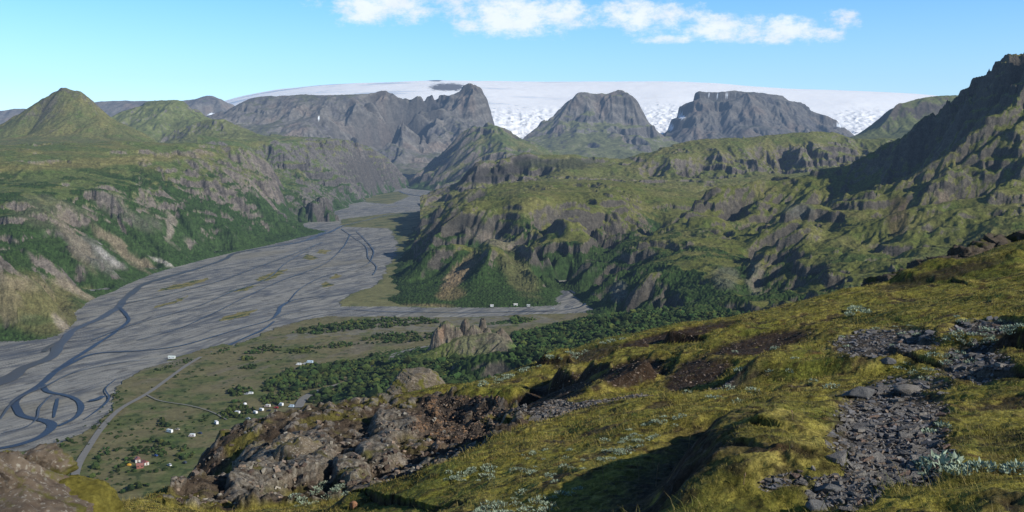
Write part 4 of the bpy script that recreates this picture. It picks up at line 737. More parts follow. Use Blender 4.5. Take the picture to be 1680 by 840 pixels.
def rockmat(name, c1, c2, lich=(.32, .31, .28), la=.5, sc_=6, moss=None):
    m, nt, b = newmat(name, .92, .2); N = nt.nodes; L = nt.links; g = N.new('ShaderNodeNewGeometry')
    def nz(s, d=6):
        t = N.new('ShaderNodeTexNoise'); t.inputs['Scale'].default_value = s; t.inputs['Detail'].default_value = d; t.inputs['Roughness'].default_value = .65; L.new(g.outputs['Position'], t.inputs['Vector']); return t.outputs['Fac']
    def mp(v, a, c):
        r = N.new('ShaderNodeMapRange'); r.inputs['From Min'].default_value = a; r.inputs['From Max'].default_value = c; L.new(v, r.inputs['Value']); return r.outputs['Result']
    def mxx(f, a, c):
        x = N.new('ShaderNodeMix'); x.data_type = 'RGBA'; L.new(f, x.inputs['Factor'])
        for s, v in (('A', a), ('B', c)):
            if isinstance(v, tuple): x.inputs[s].default_value = (*v, 1)
            else: L.new(v, x.inputs[s])
        return x.outputs['Result']
    c = mxx(mp(nz(sc_), .35, .65), c1, c2); c = mxx(mp(nz(sc_*5, 3), .55, .55+.25*(1.2-la)), c, lich)
    if moss: c = mxx(mp(nz(sc_*.45), .52, .6), c, moss)
    L.new(c, b.inputs['Base Color']); bm = N.new('ShaderNodeBump'); bm.inputs['Strength'].default_value = .7; bm.inputs['Distance'].default_value = .03; L.new(nz(sc_*3, 8), bm.inputs['Height']); L.new(bm.outputs['Normal'], b.inputs['Normal']); return m
M_basalt = rockmat('grey_stone', (.085, .088, .092), (.15, .15, .15), (.24, .24, .23), .4, 9)
M_slate = [rockmat('shale_'+n, a, b_, (.2, .2, .2), .1, 22) for n, a, b_ in (('dark', (.12, .112, .105), (.19, .178, .165)), ('mid', (.16, .15, .14), (.25, .235, .21)), ('brown', (.12, .088, .075), (.20, .14, .11)))]
M_brown = rockmat('brown_rock', (.085, .062, .045), (.155, .125, .095), (.30, .28, .24), .5, 3.5, (.10, .095, .022))
M_orange = rockmat('rusty_stone', (.28, .13, .07), (.36, .2, .12), (.4, .3, .2), .3, 9)
M_lich = rockmat('lichened_rock', (.095, .075, .052), (.18, .15, .11), (.33, .30, .25), .75, 4, (.11, .10, .025))
def rock(name, label, px, py, w_, h, mat, seed, d=None, sink=.25, dep=None, sub=4, rot=None, cat='rock', group=None, cuts=14, rough=.06, pos=None):
    """w_, h: size in photo pixels"""
    p = P(px, py, d) if d else fg_at(px, py)
    s = p[1]/F; V, Fc = rock_shape(seed, sub, cuts, rough); rx, rz = w_*s/2/.8, h*s/2/.8; ry = dep or rx*.8
    o = mesh_obj(name, V*np.array([rx, ry, rz]), Fc, mat); o.location = (p[0], p[1]+(0 if d else ry*.3), p[2]+(0 if d else rz*(1-2*sink)*.6)); o.rotation_euler = rot or (0, 0, 0)
    tag(o, label, cat, group); return o
rock('boulder', 'rounded grey boulder at the top of the large shale patch', 1412, 652, 50, 28, M_basalt, 11)
rock('boulder', 'low dark slab of rock right of the rounded grey boulder', 1496, 650, 50, 18, M_slate[1], 12)
rock('boulder', 'flat topped grey stone below the large shale patch', 1370, 812, 52, 24, M_basalt, 13, sink=.3)
rock('boulder', 'grey stone at the bottom edge of the slope', 1343, 838, 34, 24, M_basalt, 14)
rock('boulder', 'pale grey stone beside the upper end of the middle shale patch', 1460, 600, 26, 10, M_basalt, 15)
rock('boulder', 'small pointed grey stone left of the shale patch', 1334, 778, 9, 13, M_slate[1], 16)
rock('stone', 'rusty orange stone under the dark turf bank', 581, 832, 17, 14, M_orange, 17)
rock('boulder', 'smooth rounded brown boulder on the left brow of the knoll', 424, 716, 44, 30, M_brown, 18, d=25.3, cuts=3, rough=.05)
rock('boulder', 'square brown block perched at the left end of the knoll', 368, 722, 44, 36, M_brown, 19, d=25.2, cuts=18)
rock('boulder', 'reddish brown block right behind the square block of the knoll', 404, 708, 46, 26, M_brown, 20, d=26, cuts=12)
for k, (a, b, w_, h, d_) in enumerate(((500, 765, 92, 84, 20.9), (428, 790, 70, 88, 20.6), (560, 780, 52, 60, 20.2), (395, 812, 40, 66, 20.7), (648, 716, 58, 34, 24.0), (588, 806, 60, 30, 18.0), (470, 740, 60, 46, 22.4))):
    nm = ('largest lichened crag in the middle of the knoll face', 'lichened crag at the left foot of the knoll face', 'rounded lichened crag right of the largest one', 'narrow grey crag at the shadowed left corner of the knoll', 'light brown rock high on the knoll beside the hollow', 'low broken rock at the foot of the knoll', 'grey shoulder of rock above the largest crag')[k]
    rock('crag', nm, a, b, w_, h, M_lich, 30+k, d=d_, cuts=9, rough=.09, sub=5, dep=w_*d_/F*.5, rot=(.25, 0, .2*k))
# flat spire of layered rock on the crest behind the slope
p0 = P(682, 632, 30.2); s0 = 30.2/F
V, Fc = ICO[5]; v = V.copy(); r_ = np.random.default_rng(5)
for n_, d_ in (((-.9, 0, .45), .72), ((.85, 0, .5), .78), ((0, 0, 1), .72), ((0, -1, .1), .6), ((.3, -.9, .3), .62), ((-.5, -.7, .5), .66), ((.5, .1, .86), .86)):
    n_ = np.array(n_)/np.linalg.norm(n_); k = np.maximum(0, v@n_-d_); v -= k[:, None]*n_
v *= (1+.10*fbm(v[:, 0]*.9+4, v[:, 2]*2.2+v[:, 0], .35, 5, 3, ridged=True)+.10*fbm(v[:, 0]+v[:, 1], v[:, 2], .6, 3, 4))[:, None]
o = mesh_obj('boulder', v*np.array([50*s0, 36*s0, 32*s0]), Fc, rockmat('layered_rock', (.11, .09, .06), (.185, .155, .12), (.34, .31, .26), .7, 5, (.12, .115, .03)), smooth=False); o.location = p0; tag(o, 'tall pale layered rock standing on the crest above the wood', 'rock')
# lower left outcrop
for k, (a, b, w_, h, d_, lb) in enumerate(((30, 792, 130, 90, 11.5, 'brown lichened outcrop filling the lower left corner'), (68, 768, 80, 50, 12.2, 'brown rock shoulder right of the lower left outcrop'), (22, 760, 44, 44, 11.8, 'pointed top block of the lower left outcrop'), (60, 842, 210, 70, 11.0, 'broad brown rock base in the lower left corner'), (0, 800, 60, 100, 11.0, 'dark brown rock at the left edge of the picture'))):
    rock('outcrop_rock', lb, a, b, w_*1.1, h*1.15, M_brown, 50+k, d=d_, cuts=10, rough=.12, sub=5, rot=(0, .15*(k-2), k*.7))
rock('moss_mound', 'yellow green mossy mound right of the lower left outcrop', 120, 838, 130, 90, colmat('mound_moss', (.3, .06), .4, (.05, .8, .03)), 60, d=11.6, cuts=2, rough=.1, sub=5, cat='mound')
a_ = COL.objects['moss_mound'].data; c_ = a_.color_attributes.new('Col', 'FLOAT_COLOR', 'POINT'); c_.data.foreach_set('color', np.tile(np.array([.13, .115, .025, 1], f32), len(a_.vertices)))
M_ledge = rockmat('dark_ledge_rock', (.05, .04, .032), (.095, .078, .06), (.16, .15, .13), .4, 3.5, (.06, .06, .018))
# jagged ledge along the right skyline
for k, (a, b, w_, h) in enumerate(((1452, 460, 40, 22), (1485, 450, 50, 26), (1520, 442, 46, 30), (1556, 432, 56, 38), (1590, 422, 40, 34), (1616, 418, 60, 40), (1655, 408, 70, 40), (1700, 400, 70, 44))):
    lb = 'rugged dark %s on the right skyline of the slope, %s' % ('rock' if k % 2 else 'outcrop', ('lowest and leftmost of the row', 'second from the left', 'third from the left', 'large, left of the middle', 'the small one by the notch', 'right of the notch', 'next to the right edge', 'cut by the right edge')[k])
    rock('ledge_rock', lb, a, b+6, w_*1.6, h*1.3, M_ledge, 70+k, d=41.5+.4*k, cuts=12, rough=.22, sub=5, group='rocks of the right skyline')
# stones lying in the shale patches: the largest ones as single things, the rest as gravel
slabs = []
for k in range(14):
    V, Fc = slab_shape(100+k); slabs.append((V, Fc))
cand = []
Mk = np.clip(shale, 0, 1)
for (a, b, rx, ry, n, s0_, grp) in ((1455, 735, 100, 66, 620, 1, 'large lower patch'), (1460, 672, 92, 46, 380, 1, 'large lower patch'), (1450, 565, 92, 26, 420, 1, 'upper patch'), (1600, 600, 64, 36, 260, 1, 'right patch'), (1612, 538, 60, 14, 90, 1, 'high right patch'), (1000, 676, 190, 12, 300, 1, 'narrow strip'), (1380, 815, 60, 28, 70, .8, 'bottom patch'), (1500, 635, 80, 18, 90, .9, 'middle patch'), (1290, 800, 50, 16, 50, .7, 'left patch')):
    for _ in range(n):
        t = rng.uniform(0, 2*np.pi); q = math.sqrt(rng.uniform(0, 1)); dx, dy = q*rx*math.cos(t), q*ry*math.sin(t)
        if grp == 'narrow strip': dy = rng.normal()*6-(dx)*.17+3*math.sin(dx*.05); 
        p = fg_at(a+dx, b+dy); 
        if fgmask(Mk, p[0], p[1])+rng.normal()*.12 < .5*rng.uniform(.3, 1.4) or (abs(g3[0, 0]) >= 0 and rng.uniform() < .12): continue
        s = s0_*min(.105, rng.lognormal(math.log(.042), .5))*(1.5 if grp == 'narrow strip' else 1)*(1.0+.25*(p[1] > 12)); cand.append((s/p[1], s, p, grp))
cand.sort(key=lambda c: -c[0])
gx_, gy_ = grad(FGX[:NY1], FGY[:NY1], FGZ[:NY1])
lab = {'large lower patch': 'flat dark slate shard lying in the large shale patch below the grey boulder', 'upper patch': 'flat slate shard in the shale patch above the grey boulder', 'right patch': 'slate shard in the shale patch near the right edge', 'high right patch': 'small slate shard in the highest shale patch', 'narrow strip': 'slate shard in the long narrow stone strip across the slope', 'bottom patch': 'slate shard beside the flat topped stone at the bottom', 'middle patch': 'slate shard between the upper and the large shale patch', 'left patch': 'slate shard in the bare spot left of the large shale patch'}
smesh = {}
GV, GF, GC, off = [], [], [], 0
for i, (_, s, p, grp) in enumerate(cand):
    k = int(rng.integers(0, 14)); mi = int(rng.choice([0, 0, 0, 1, 1, 2])) if rng.uniform() < .8 else 0
    nx_ = -float(fgmask(gx_, p[0], p[1]))*.5; ny_ = -float(fgmask(gy_, p[0], p[1]))*.5
    nrm = Vector((np.clip(nx_, -.5, .5)+rng.normal()*.22, np.clip(ny_, -.5, .5)+rng.normal()*.22-.06, 1)).normalized()
    Mx = nrm.to_track_quat('Z', 'Y').to_matrix() @ Matrix.Rotation(rng.uniform(0, 6.28), 3, 'Z')
    if i < 290:
        if (k, mi) not in smesh: smesh[(k, mi)] = mesh_obj('shale_stone', slabs[k][0], slabs[k][1], M_slate[mi], smooth=False, link=False).data
        o = bpy.data.objects.new('shale_stone', smesh[(k, mi)]); COL.objects.link(o); o.matrix_world = Matrix.Translation((p[0], p[1], p[2]+.010)) @ Mx.to_4x4() @ Matrix.Scale(s, 4)
        tag(o, lab[grp], 'stone', 'shale stones of the '+grp)
    else:
        V = (slabs[k][0]*s)@np.array(Mx.transposed())+p+[0, 0, .008]; GV.append(V); GF.append(slabs[k][1]+off); off += len(V); GC.append(np.tile(rng.choice([.11, .145, .18])*np.array([1, .98, 1.0])*rng.uniform(.7, 1.3), (len(V), 1)).reshape(len(V), -1)*np.ones((1, 3)))
# fine scree under and between the slabs, in the hollow and on the knoll
def scree(n, xr, yr, mask, cmin, smin, smax, cols, grow=0):
    global off
    c = 0; tr = 0
    while c < n and tr < n*12:
        tr += 1; a, b = rng.uniform(*xr), rng.uniform(*yr); p = fg_at(a, b, 3 if grow == 0 else 16)
        if fgmask(mask, p[0], p[1]) < cmin+rng.uniform(0, .3): continue
        k = int(rng.integers(0, 14)); s = math.exp(rng.uniform(math.log(smin), math.log(smax))); q = Matrix.Rotation(rng.uniform(0, 6.28), 3, 'Z') @ Matrix.Rotation(rng.normal()*.5, 3, 'X') @ Matrix.Rotation(rng.normal()*.4, 3, 'Y')
        Vs = slabs[k][0]*np.array([1, 1, 1 if grow == 0 else 2.6])*s; V = Vs@np.array(q.transposed())+p+[0, 0, s*.1]; GV.append(V); GF.append(slabs[k][1]+off); off += len(V)
        GC.append(np.ones((len(V), 1))*np.array(cols[int(rng.integers(0, len(cols)))])*rng.uniform(.7, 1.3)); c += 1
gry = [(.10, .098, .098), (.14, .135, .13), (.19, .18, .17), (.17, .135, .105)]
scree(5200, (1340, 1680), (510, 830), Mk, .25, .014, .045, gry); scree(1500, (820, 1200), (630, 730), Mk, .25, .02, .07, gry); scree(500, (1240, 1420), (770, 840), Mk, .2, .01, .03, gry)
brn = [(.10, .08, .065), (.16, .13, .11), (.22, .17, .13), (.08, .06, .05)]
scree(1300, (610, 860), (645, 770), np.maximum(hollow, 0), .3, .012, .055, [(.07, .055, .045), (.10, .08, .065), (.16, .12, .095)]*2+[(.24, .15, .09)], 1); scree(900, (290, 760), (660, 840), knoll*1.0, .3, .02, .10, brn+[(.28, .26, .22)], 1); scree(700, (860, 1330), (545, 650), brown, .5, .015, .05, brn)
gv = mesh_obj('scree', np.concatenate(GV), np.concatenate(GF), colmat('scree_stone', (.03,), .3), np.concatenate(GC), smooth=False); tag(gv, 'fine broken stones scattered between the larger slabs and over the bare soil', 'gravel', kind='stuff')
# ------------------------------------------------------------------ grass, moss tufts
def blades(n, dr, hh, wd, mcut, name, label, cset, lean=.5):
    d = np.exp(rng.uniform(math.log(dr[0]), math.log(dr[1]), n*3)); pxx = rng.uniform(-100, 1780, n*3); x = (pxx-840)/F/cp*d
    mk = fgmask(moss, x, d); nz_ = fbm(x, d, .8, 3, 801)+.5*fbm(x, d, .25, 2, 802); ok = (mk > .45) & (nz_ > mcut); x = x[ok][:n]; d = d[ok][:n]; nz_ = nz_[ok][:n]; n = len(x); z = fgz(x, d)
    a = rng.uniform(0, 2*np.pi, n); h = hh*rng.lognormal(0, .35, n)*(1+.9*np.clip(nz_, 0, 1)); sc__ = np.clip(d/8, .8, 3.2); w_ = wd*sc__; h = h*np.clip(d/12, .9, 1.3)
    ca, sa = np.cos(a), np.sin(a); l = rng.uniform(0, 2*np.pi, n); lx = np.cos(l)*lean*h*rng.uniform(.3, 1.2, n)-.15*h; ly = np.sin(l)*lean*h
    B = np.stack([x, d, z-.01], 1); V = np.stack([B+np.stack([-ca*w_, -sa*w_, 0*z], 1), B+np.stack([ca*w_, sa*w_, 0*z], 1), B+np.stack([lx*.4+ca*w_*.7, ly*.4+sa*w_*.7, h*.6], 1), B+np.stack([lx*.4-ca*w_*.7, ly*.4-sa*w_*.7, h*.6], 1), B+np.stack([lx, ly, h*(.9)], 1)], 1)
    i = np.arange(n)[:, None]*5; Fc = np.concatenate([i+[[0, 1, 2]], i+[[0, 2, 3]], i+[[3, 2, 4]]])
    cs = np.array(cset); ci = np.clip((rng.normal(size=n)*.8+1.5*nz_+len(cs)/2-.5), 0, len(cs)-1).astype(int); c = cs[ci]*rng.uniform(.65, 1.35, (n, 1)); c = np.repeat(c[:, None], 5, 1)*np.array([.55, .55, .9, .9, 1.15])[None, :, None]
    o = mesh_obj(name, V.reshape(-1, 3), Fc, M_blade, c.reshape(-1, 3)); tag(o, label, 'grass', kind='stuff'); return o
M_blade = colmat('grass_blade', (.5,), .2, rough=.7)
blades(150000, (3.4, 14), .021, .0016, -.2, 'grass', 'short yellow green grass and moss covering the near slope', [(.12, .10, .025), (.23, .195, .045), (.33, .27, .08), (.18, .185, .035), (.24, .24, .045)], .8)
blades(9000, (3.4, 16), .065, .0018, .18, 'grass', 'longer tufts of fresh green grass among the moss', [(.11, .13, .03), (.16, .17, .04), (.25, .21, .09), (.13, .14, .03)], .6)
blades(80000, (12, 46), .03, .0022, -.25, 'grass', 'mossy turf on the farther part of the slope', [(.12, .10, .025), (.23, .19, .045), (.32, .26, .08), (.17, .175, .035)], .8)
# dry seed stalks
for k, (a, b, h) in enumerate(((1048, 790, 32), (1076, 800, 44), (1072, 770, 20), (1130, 735, 22), (990, 790, 20), (1220, 800, 22), (1300, 690, 18), (1122, 570, 20))):
    p = fg_at(a, b); s = p[1]/F; H = h*s; V = []; r = .0022
    for q in range(6):
        t = q/5; rr = r*(1 if q < 4 else 2.6) if q < 5 else r*.6; cx = .12*H*t*t*(1 if k % 2 else -1)
        for m_ in range(4): V.append((cx+rr*math.cos(m_*1.57), rr*math.sin(m_*1.57), t*H))
    Fc = [(q*4+m_, q*4+(m_+1) % 4, q*4+4+(m_+1) % 4, q*4+4+m_) for q in range(5) for m_ in range(4)]
    o = mesh_obj('grass_stalk', V, Fc, M_blade, np.ones((24, 3))*np.array((.22, .15, .09))); o.location = p
    tag(o, 'single dry seed stalk ' + ('left of the tallest one in the bank shadow', 'tallest, standing in the bank shadow', 'short one behind the tallest', 'at the upper end of the bank shadow', 'at the left edge of the bank shadow', 'on the turf right of the bank shadow', 'on the mossy turf left of the grey boulder', 'on the skyline of the slope')[k], 'grass stalk')
# silvery willow plants
def leafmat():
    m, nt, b = newmat('woolly_leaf', .8, .2); N = nt.nodes; L = nt.links; at = N.new('ShaderNodeAttribute'); at.attribute_name = 'Col'; L.new(at.outputs['Color'], b.inputs['Base Color']); return m
M_leaf = leafmat(); M_stem = flat('willow_stem', (.10, .07, .045), .9, .1)
def willow_mesh(seed, n, spread, lf):
    r = np.random.default_rng(seed); V = []; Fc = []; C_ = []; o_ = 0
    for _ in range(n):
        a = r.uniform(0, 6.28); q = spread*math.sqrt(r.uniform(0, 1)); base = np.array([q*math.cos(a), q*math.sin(a), r.uniform(.2, 1)*spread*.5*(1.2-q/spread)]); 
        dr = np.array([math.cos(a)*.5+r.normal()*.5, math.sin(a)*.5+r.normal()*.5, r.uniform(.3, 1.2)]); dr /= np.linalg.norm(dr); sd = np.cross(dr, r.normal(size=3)); sd /= np.linalg.norm(sd); up = np.cross(sd, dr); l = lf*r.uniform(.6, 1.2); wv = l*.21
        V += [base, base+dr*l*.45+sd*wv+up*l*.06, base+dr*l-up*l*.12, base+dr*l*.45-sd*wv+up*l*.06, base+dr*l*.5]; Fc += [(o_, o_+1, o_+4), (o_+1, o_+2, o_+4), (o_+2, o_+3, o_+4), (o_+3, o_, o_+4)]; o_ += 5
        C_ += [np.array([.34, .42, .31])*r.uniform(.55, 1.15)]*5
    return mesh_obj('leaves', V, Fc, M_leaf, np.array(C_), smooth=False, link=False).data
WM = [willow_mesh(200+k, 150, .13, .05) for k in range(4)]+[willow_mesh(210+k, 60, .10, .042) for k in range(3)]
def stem_mesh():
    V = []; Fc = []
    for k in range(6):
        a = k*1.05; b = len(V); q = np.array([math.cos(a), math.sin(a), 0]); s_ = np.cross(q, [0, 0, 1])*.002
        for t in (0, .5, 1): c = q*.09*t+np.array([0, 0, .05*t*(2-t)-.01]); V += [c-s_, c+s_, c+[0, 0, .004]]
        for j in range(2):
            for m_ in range(3): Fc.append((b+j*3+m_, b+j*3+(m_+1) % 3, b+j*3+3+(m_+1) % 3, b+j*3+3+m_))
    return mesh_obj('stem', V, Fc, M_stem, link=False).data
SM = stem_mesh()
def willow(px, py, s, label, group=None, small=False):
    p = fg_at(px, py); r = bpy.data.objects.new('willow_shrub', None); COL.objects.link(r); r.empty_display_size = .05; r.location = p; r.rotation_euler = (0, -.2, rng.uniform(0, 6.28)); r.scale = (s, s, s); tag(r, label, 'willow shrub', group)
    for nm, me in (('leaves', WM[int(rng.integers(4, 7)) if small else int(rng.integers(0, 4))]), ('stem', SM)):
        o = bpy.data.objects.new(nm, me); COL.objects.link(o); o.parent = r
for (a, b, s, lb) in ((1545, 775, 1.05, 'large silvery leaved willow below the shale patch'), (1608, 772, .7, 'medium silvery willow right of the large one'), (1570, 780, .6, 'small pale willow touching the large one'), (1668, 776, .6, 'pale willow close to the right edge'), (1550, 706, .6, 'pale willow on the right rim of the shale patch'), (1522, 712, .5, 'tiny willow on the shale patch rim'), (1405, 512, 2.0, 'pale willow high on the slope above the shale'), (1422, 516, 1.5, 'pale willow just right of the high one'), (1395, 520, 1.3, 'pale willow just below the high one')): willow(a, b, s, lb)
for (grp, lb, n, cx, cy, rx, ry, ang, s) in (('willow mat at the bottom', 'pale leaved dwarf willow in the dense mat at the bottom edge', 34, 868, 828, 88, 20, -14, .62), ('willows of the left turf', 'pale dwarf willow in the loose cluster left of the mat', 26, 785, 778, 66, 12, -6, .55), ('willows above the bank shadow', 'pale dwarf willow in the streak above the long shadow', 22, 1030, 735, 52, 12, -28, .55), ('willows of the middle turf', 'pale dwarf willow scattered on the middle turf', 22, 900, 765, 60, 30, 0, .45), ('willows along the far turf', 'pale dwarf willow scattered over the farther turf', 36, 1400, 590, 300, 60, -10, .9), ('willows near the right edge', 'pale dwarf willow between the shale patches near the right edge', 26, 1590, 570, 90, 22, -15, .9), ('willows by the dark turf bank', 'pale dwarf willow on the knoll foot by the turf bank', 22, 530, 812, 50, 14, -20, .8), ('willows on the crest', 'pale dwarf willow on the left crest of the slope', 26, 900, 596, 130, 6, -18, 1.3), ('willows beside the narrow strip', 'pale dwarf willow beside the narrow stone strip', 16, 1060, 712, 80, 20, -20, .6)):
    for k in range(n):
        t = rng.uniform(0, 6.28); q = math.sqrt(rng.uniform(0, 1)); dx, dy = q*rx*math.cos(t), q*ry*math.sin(t); ca, sa = math.cos(math.radians(ang)), math.sin(math.radians(ang)); willow(cx+dx*ca-dy*sa, min(846, cy+dx*sa+dy*ca), s*rng.uniform(.6, 1.3), lb, grp, small=True)
# ------------------------------------------------------------------ birch woods and single bushes
def crowns(name, label, pts, seed, base=(.030, .052, .014), kind='stuff'):
    r = np.random.default_rng(seed); v0, f0 = ICO[1]; n = len(pts); q = np.array(pts); m_ = len(v0)
    j = 1+.28*r.normal(size=(n, m_, 1)); q[:, 3] *= r.lognormal(0, .28, n); V = v0[None]*j*np.stack([q[:, 3]*.5, q[:, 3]*.5, q[:, 3]*.5*r.uniform(.7, 1.0, n)], 1)[:, None]+(q[:, :3]+np.stack([0*q[:, 3], 0*q[:, 3], q[:, 3]*.28], 1))[:, None]
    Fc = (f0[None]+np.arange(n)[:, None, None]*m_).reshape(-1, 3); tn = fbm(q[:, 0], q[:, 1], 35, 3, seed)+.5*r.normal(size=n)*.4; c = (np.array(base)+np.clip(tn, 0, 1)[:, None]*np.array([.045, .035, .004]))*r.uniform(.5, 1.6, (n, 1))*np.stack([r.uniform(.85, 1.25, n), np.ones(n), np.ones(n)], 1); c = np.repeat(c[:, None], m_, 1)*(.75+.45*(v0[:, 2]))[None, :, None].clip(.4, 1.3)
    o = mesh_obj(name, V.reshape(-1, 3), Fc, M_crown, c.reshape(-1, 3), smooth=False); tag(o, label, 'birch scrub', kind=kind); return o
M_crown = colmat('birch_leaves', (1.6, .5), .45, (.6, .9, .5))
def ground_m(x, yv): return float(floorz(x, yv))+1.3
def fill(poly, dens, smin, smax, seed):
    r = np.random.default_rng(seed); w_ = [tuple(G(a, b)[:2]) for a, b in poly]; xs = [p[0] for p in w_]; ys = [p[1] for p in w_]; A = (max(xs)-min(xs))*(max(ys)-min(ys)); n = int(A*dens)
    x = r.uniform(min(xs), max(xs), n); yv = r.uniform(min(ys), max(ys), n); n1_ = fbm(x, yv, 30, 3, seed); ok = inpoly(x+8*n1_, yv+12*n1_, w_) & (fbm(x, yv, 16, 3, seed+1) > -.32)
    return [(a, b, ground_m(a, b), s) for a, b, s in zip(x[ok], yv[ok], r.uniform(smin, smax, int(ok.sum())))]
woods = [
 ('birch wood beside the camp, between the road and the crag', [[(428, 637), (452, 622), (480, 607), (520, 600), (560, 597), (600, 592), (622, 584), (640, 586), (632, 600), (610, 608), (575, 625), (545, 634), (505, 642), (460, 648), (435, 644)]], .075, 3, 5.5),
 ('birch wood below the crag', [[(505, 664), (512, 648), (545, 638), (590, 626), (610, 612), (640, 605), (660, 588), (700, 575), (722, 580), (720, 640), (640, 650), (560, 668)]], .075, 3, 6),
 ('patchy scrub on the river flats', [[(478, 548), (500, 540), (560, 530), (640, 524), (720, 524), (722, 532), (650, 538), (560, 546), (500, 552)]], .05, 2.5, 4.5),
 ('scrub strips on the meadow', [[(398, 583), (420, 572), (450, 568), (470, 574), (440, 582)], [(462, 582), (490, 570), (530, 572), (520, 581)], [(520, 572), (560, 562), (590, 566), (560, 574)], [(590, 556), (640, 546), (712, 548), (712, 560), (650, 566), (600, 566)], [(396, 606), (412, 598), (428, 600), (414, 608)], [(395, 588), (425, 585), (420, 592), (400, 594)]], .045, 2.2, 4),
 ('scrub around the camp', [[(358, 684), (372, 670), (400, 668), (420, 676), (400, 690), (372, 690)], [(372, 645), (385, 635), (410, 636), (415, 645), (392, 652), (375, 650)], [(420, 660), (440, 650), (480, 645), (494, 650), (488, 662), (450, 668), (425, 666)], [(385, 663), (390, 656), (402, 658), (396, 665)], [(328, 690), (336, 682), (346, 684), (338, 694)], [(250, 702), (262, 692), (278, 694), (276, 704)]], .07, 2.2, 4.2),
 ('scrub around the huts', [[(176, 790), (190, 768), (205, 752), (222, 738), (240, 738), (238, 748), (222, 752), (205, 770), (185, 796)], [(248, 738), (256, 722), (268, 730), (280, 730), (284, 744), (268, 752), (250, 754)], [(140, 800), (150, 778), (162, 752), (172, 738), (180, 742), (168, 770), (155, 808), (140, 820)], [(293, 752), (300, 732), (318, 728), (322, 742), (306, 765)], [(156, 822), (200, 806), (245, 794), (250, 800), (200, 816)]], .07, 1.8, 3.4),
 ('scrub along the bank of the river', [[(250, 608), (270, 600), (310, 590), (318, 594), (280, 606), (255, 612)], [(72, 738), (90, 722), (106, 724), (100, 742), (85, 750)], [(340, 586), (365, 574), (385, 570), (370, 582)]], .05, 1.5, 2.8),
]
for k, (lb, pls, dn, a_, b_) in enumerate(woods):
    pts = []
    for j, pg in enumerate(pls): pts += fill(pg, dn, a_, b_, 900+k*10+j)
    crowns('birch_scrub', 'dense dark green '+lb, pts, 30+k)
# the wood climbing the lower slope opposite and round the crag
def on_surface(Xs, Ys, Zs, g, x, yv):
    c = np.clip((x/yv*F*cp+840-g[0])/(g[1]-g[0])*(g[2]-1), 0, g[2]-1.001); r = np.clip(np.log(yv/g[3])/np.log(g[4]/g[3])*(g[5]-1), 0, g[5]-1.001); return Zs[r.astype(int), c.astype(int)]
n = 30000; d = rng.uniform(830, 1420, n); pxx = rng.uniform(840, 1420, n); x = (pxx-840)/F/cp*d; z = on_surface(*NH, (625, 2000, 1320, 820, 3000, 800), x, d); qx, qy = to_px(x, d, z)
ok = (qy > 512+(np.maximum(qx-1180, 0))*.05+14*fbm(x, d, 70, 3, 951)) & (fbm(x, d, 40, 3, 950) > -.42) & (z > floorz(x, d)-1)
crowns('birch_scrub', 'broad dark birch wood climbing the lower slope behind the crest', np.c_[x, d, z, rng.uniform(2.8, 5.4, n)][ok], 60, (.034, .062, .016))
n = 2600; d = rng.uniform(840, 1100, n); pxx = rng.uniform(570, 800, n); x = (pxx-840)/F/cp*d; z = on_surface(OX, OY, OZ, (540, 930, 560, 780, 1230, 420), x, d); qx, qy = to_px(x, d, z)
ok = (qy > 592-.12*(qx-700)+10*fbm(x, d, 30, 3, 961)) & (z > floorz(x, d)-1) & (qx < 780); crowns('birch_scrub', 'birch wood on the left foot of the crag', np.c_[x, d, z, rng.uniform(3, 5.5, n)][ok], 61)
# single bushes
bush = []
for k in range(5):
    r = np.random.default_rng(300+k); n_ = 260; a = r.normal(size=(n_, 3)); a /= np.linalg.norm(a, axis=1)[:, None]; q = a*(r.uniform(.45, 1.0, (n_, 1)))*np.array([.5, .5, .38]); q[:, 2] = np.abs(q[:, 2]+.12)
    V = []; Fc = []
    for i in range(n_):
        u_ = np.cross(a[i], r.normal(size=3)); u_ /= np.linalg.norm(u_); v_ = np.cross(a[i], u_); s = r.uniform(.05, .10); V += [q[i]-u_*s, q[i]+v_*s*.8, q[i]+u_*s, q[i]-v_*s*.8]; Fc.append((4*i, 4*i+1, 4*i+2, 4*i+3))
    c = np.array([.036, .060, .016])*np.repeat(r.uniform(.55, 1.5, n_), 4)[:, None]; bush.append((mesh_obj('crown', V, Fc, M_crown, c, smooth=False, link=False).data, None))
tv = [(.025*math.cos(a)*(1-t*.5), .025*math.sin(a)*(1-t*.5), t*.4) for t in (0, 1) for a in (0, 1.57, 3.14, 4.71)]; TM = mesh_obj('trunk', tv, [(i, (i+1) % 4, (i+1) % 4+4, i+4) for i in range(4)], M_stem, link=False).data
spots = []
for (pg, n_, nm) in (([(230, 640), (330, 600), (420, 560), (480, 560), (480, 640), (400, 640), (330, 660), (240, 690)], 60, 'upper meadow beside the road'), ([(150, 700), (190, 690), (240, 690), (340, 670), (360, 700), (300, 740), (180, 760)], 90, 'meadow below the fork of the road'), ([(90, 740), (150, 690), (190, 640), (210, 640), (190, 680), (140, 740), (100, 790)], 60, 'strip between the river and the road'), ([(130, 810), (180, 730), (240, 720), (300, 720), (290, 780), (200, 810)], 50, 'lower meadow around the huts')):
    w_ = [tuple(G(a, b)[:2]) for a, b in pg]; xs = [p[0] for p in w_]; ys = [p[1] for p in w_]; c = 0
    while c < n_:
        x_, y_ = rng.uniform(min(xs), max(xs)), rng.uniform(min(ys), max(ys))
        if inpoly(np.array([x_]), np.array([y_]), w_)[0] and fbm(np.array([x_]), np.array([y_]), 25, 2, 77)[0] > -.15: spots.append((x_, y_, nm)); c += 1
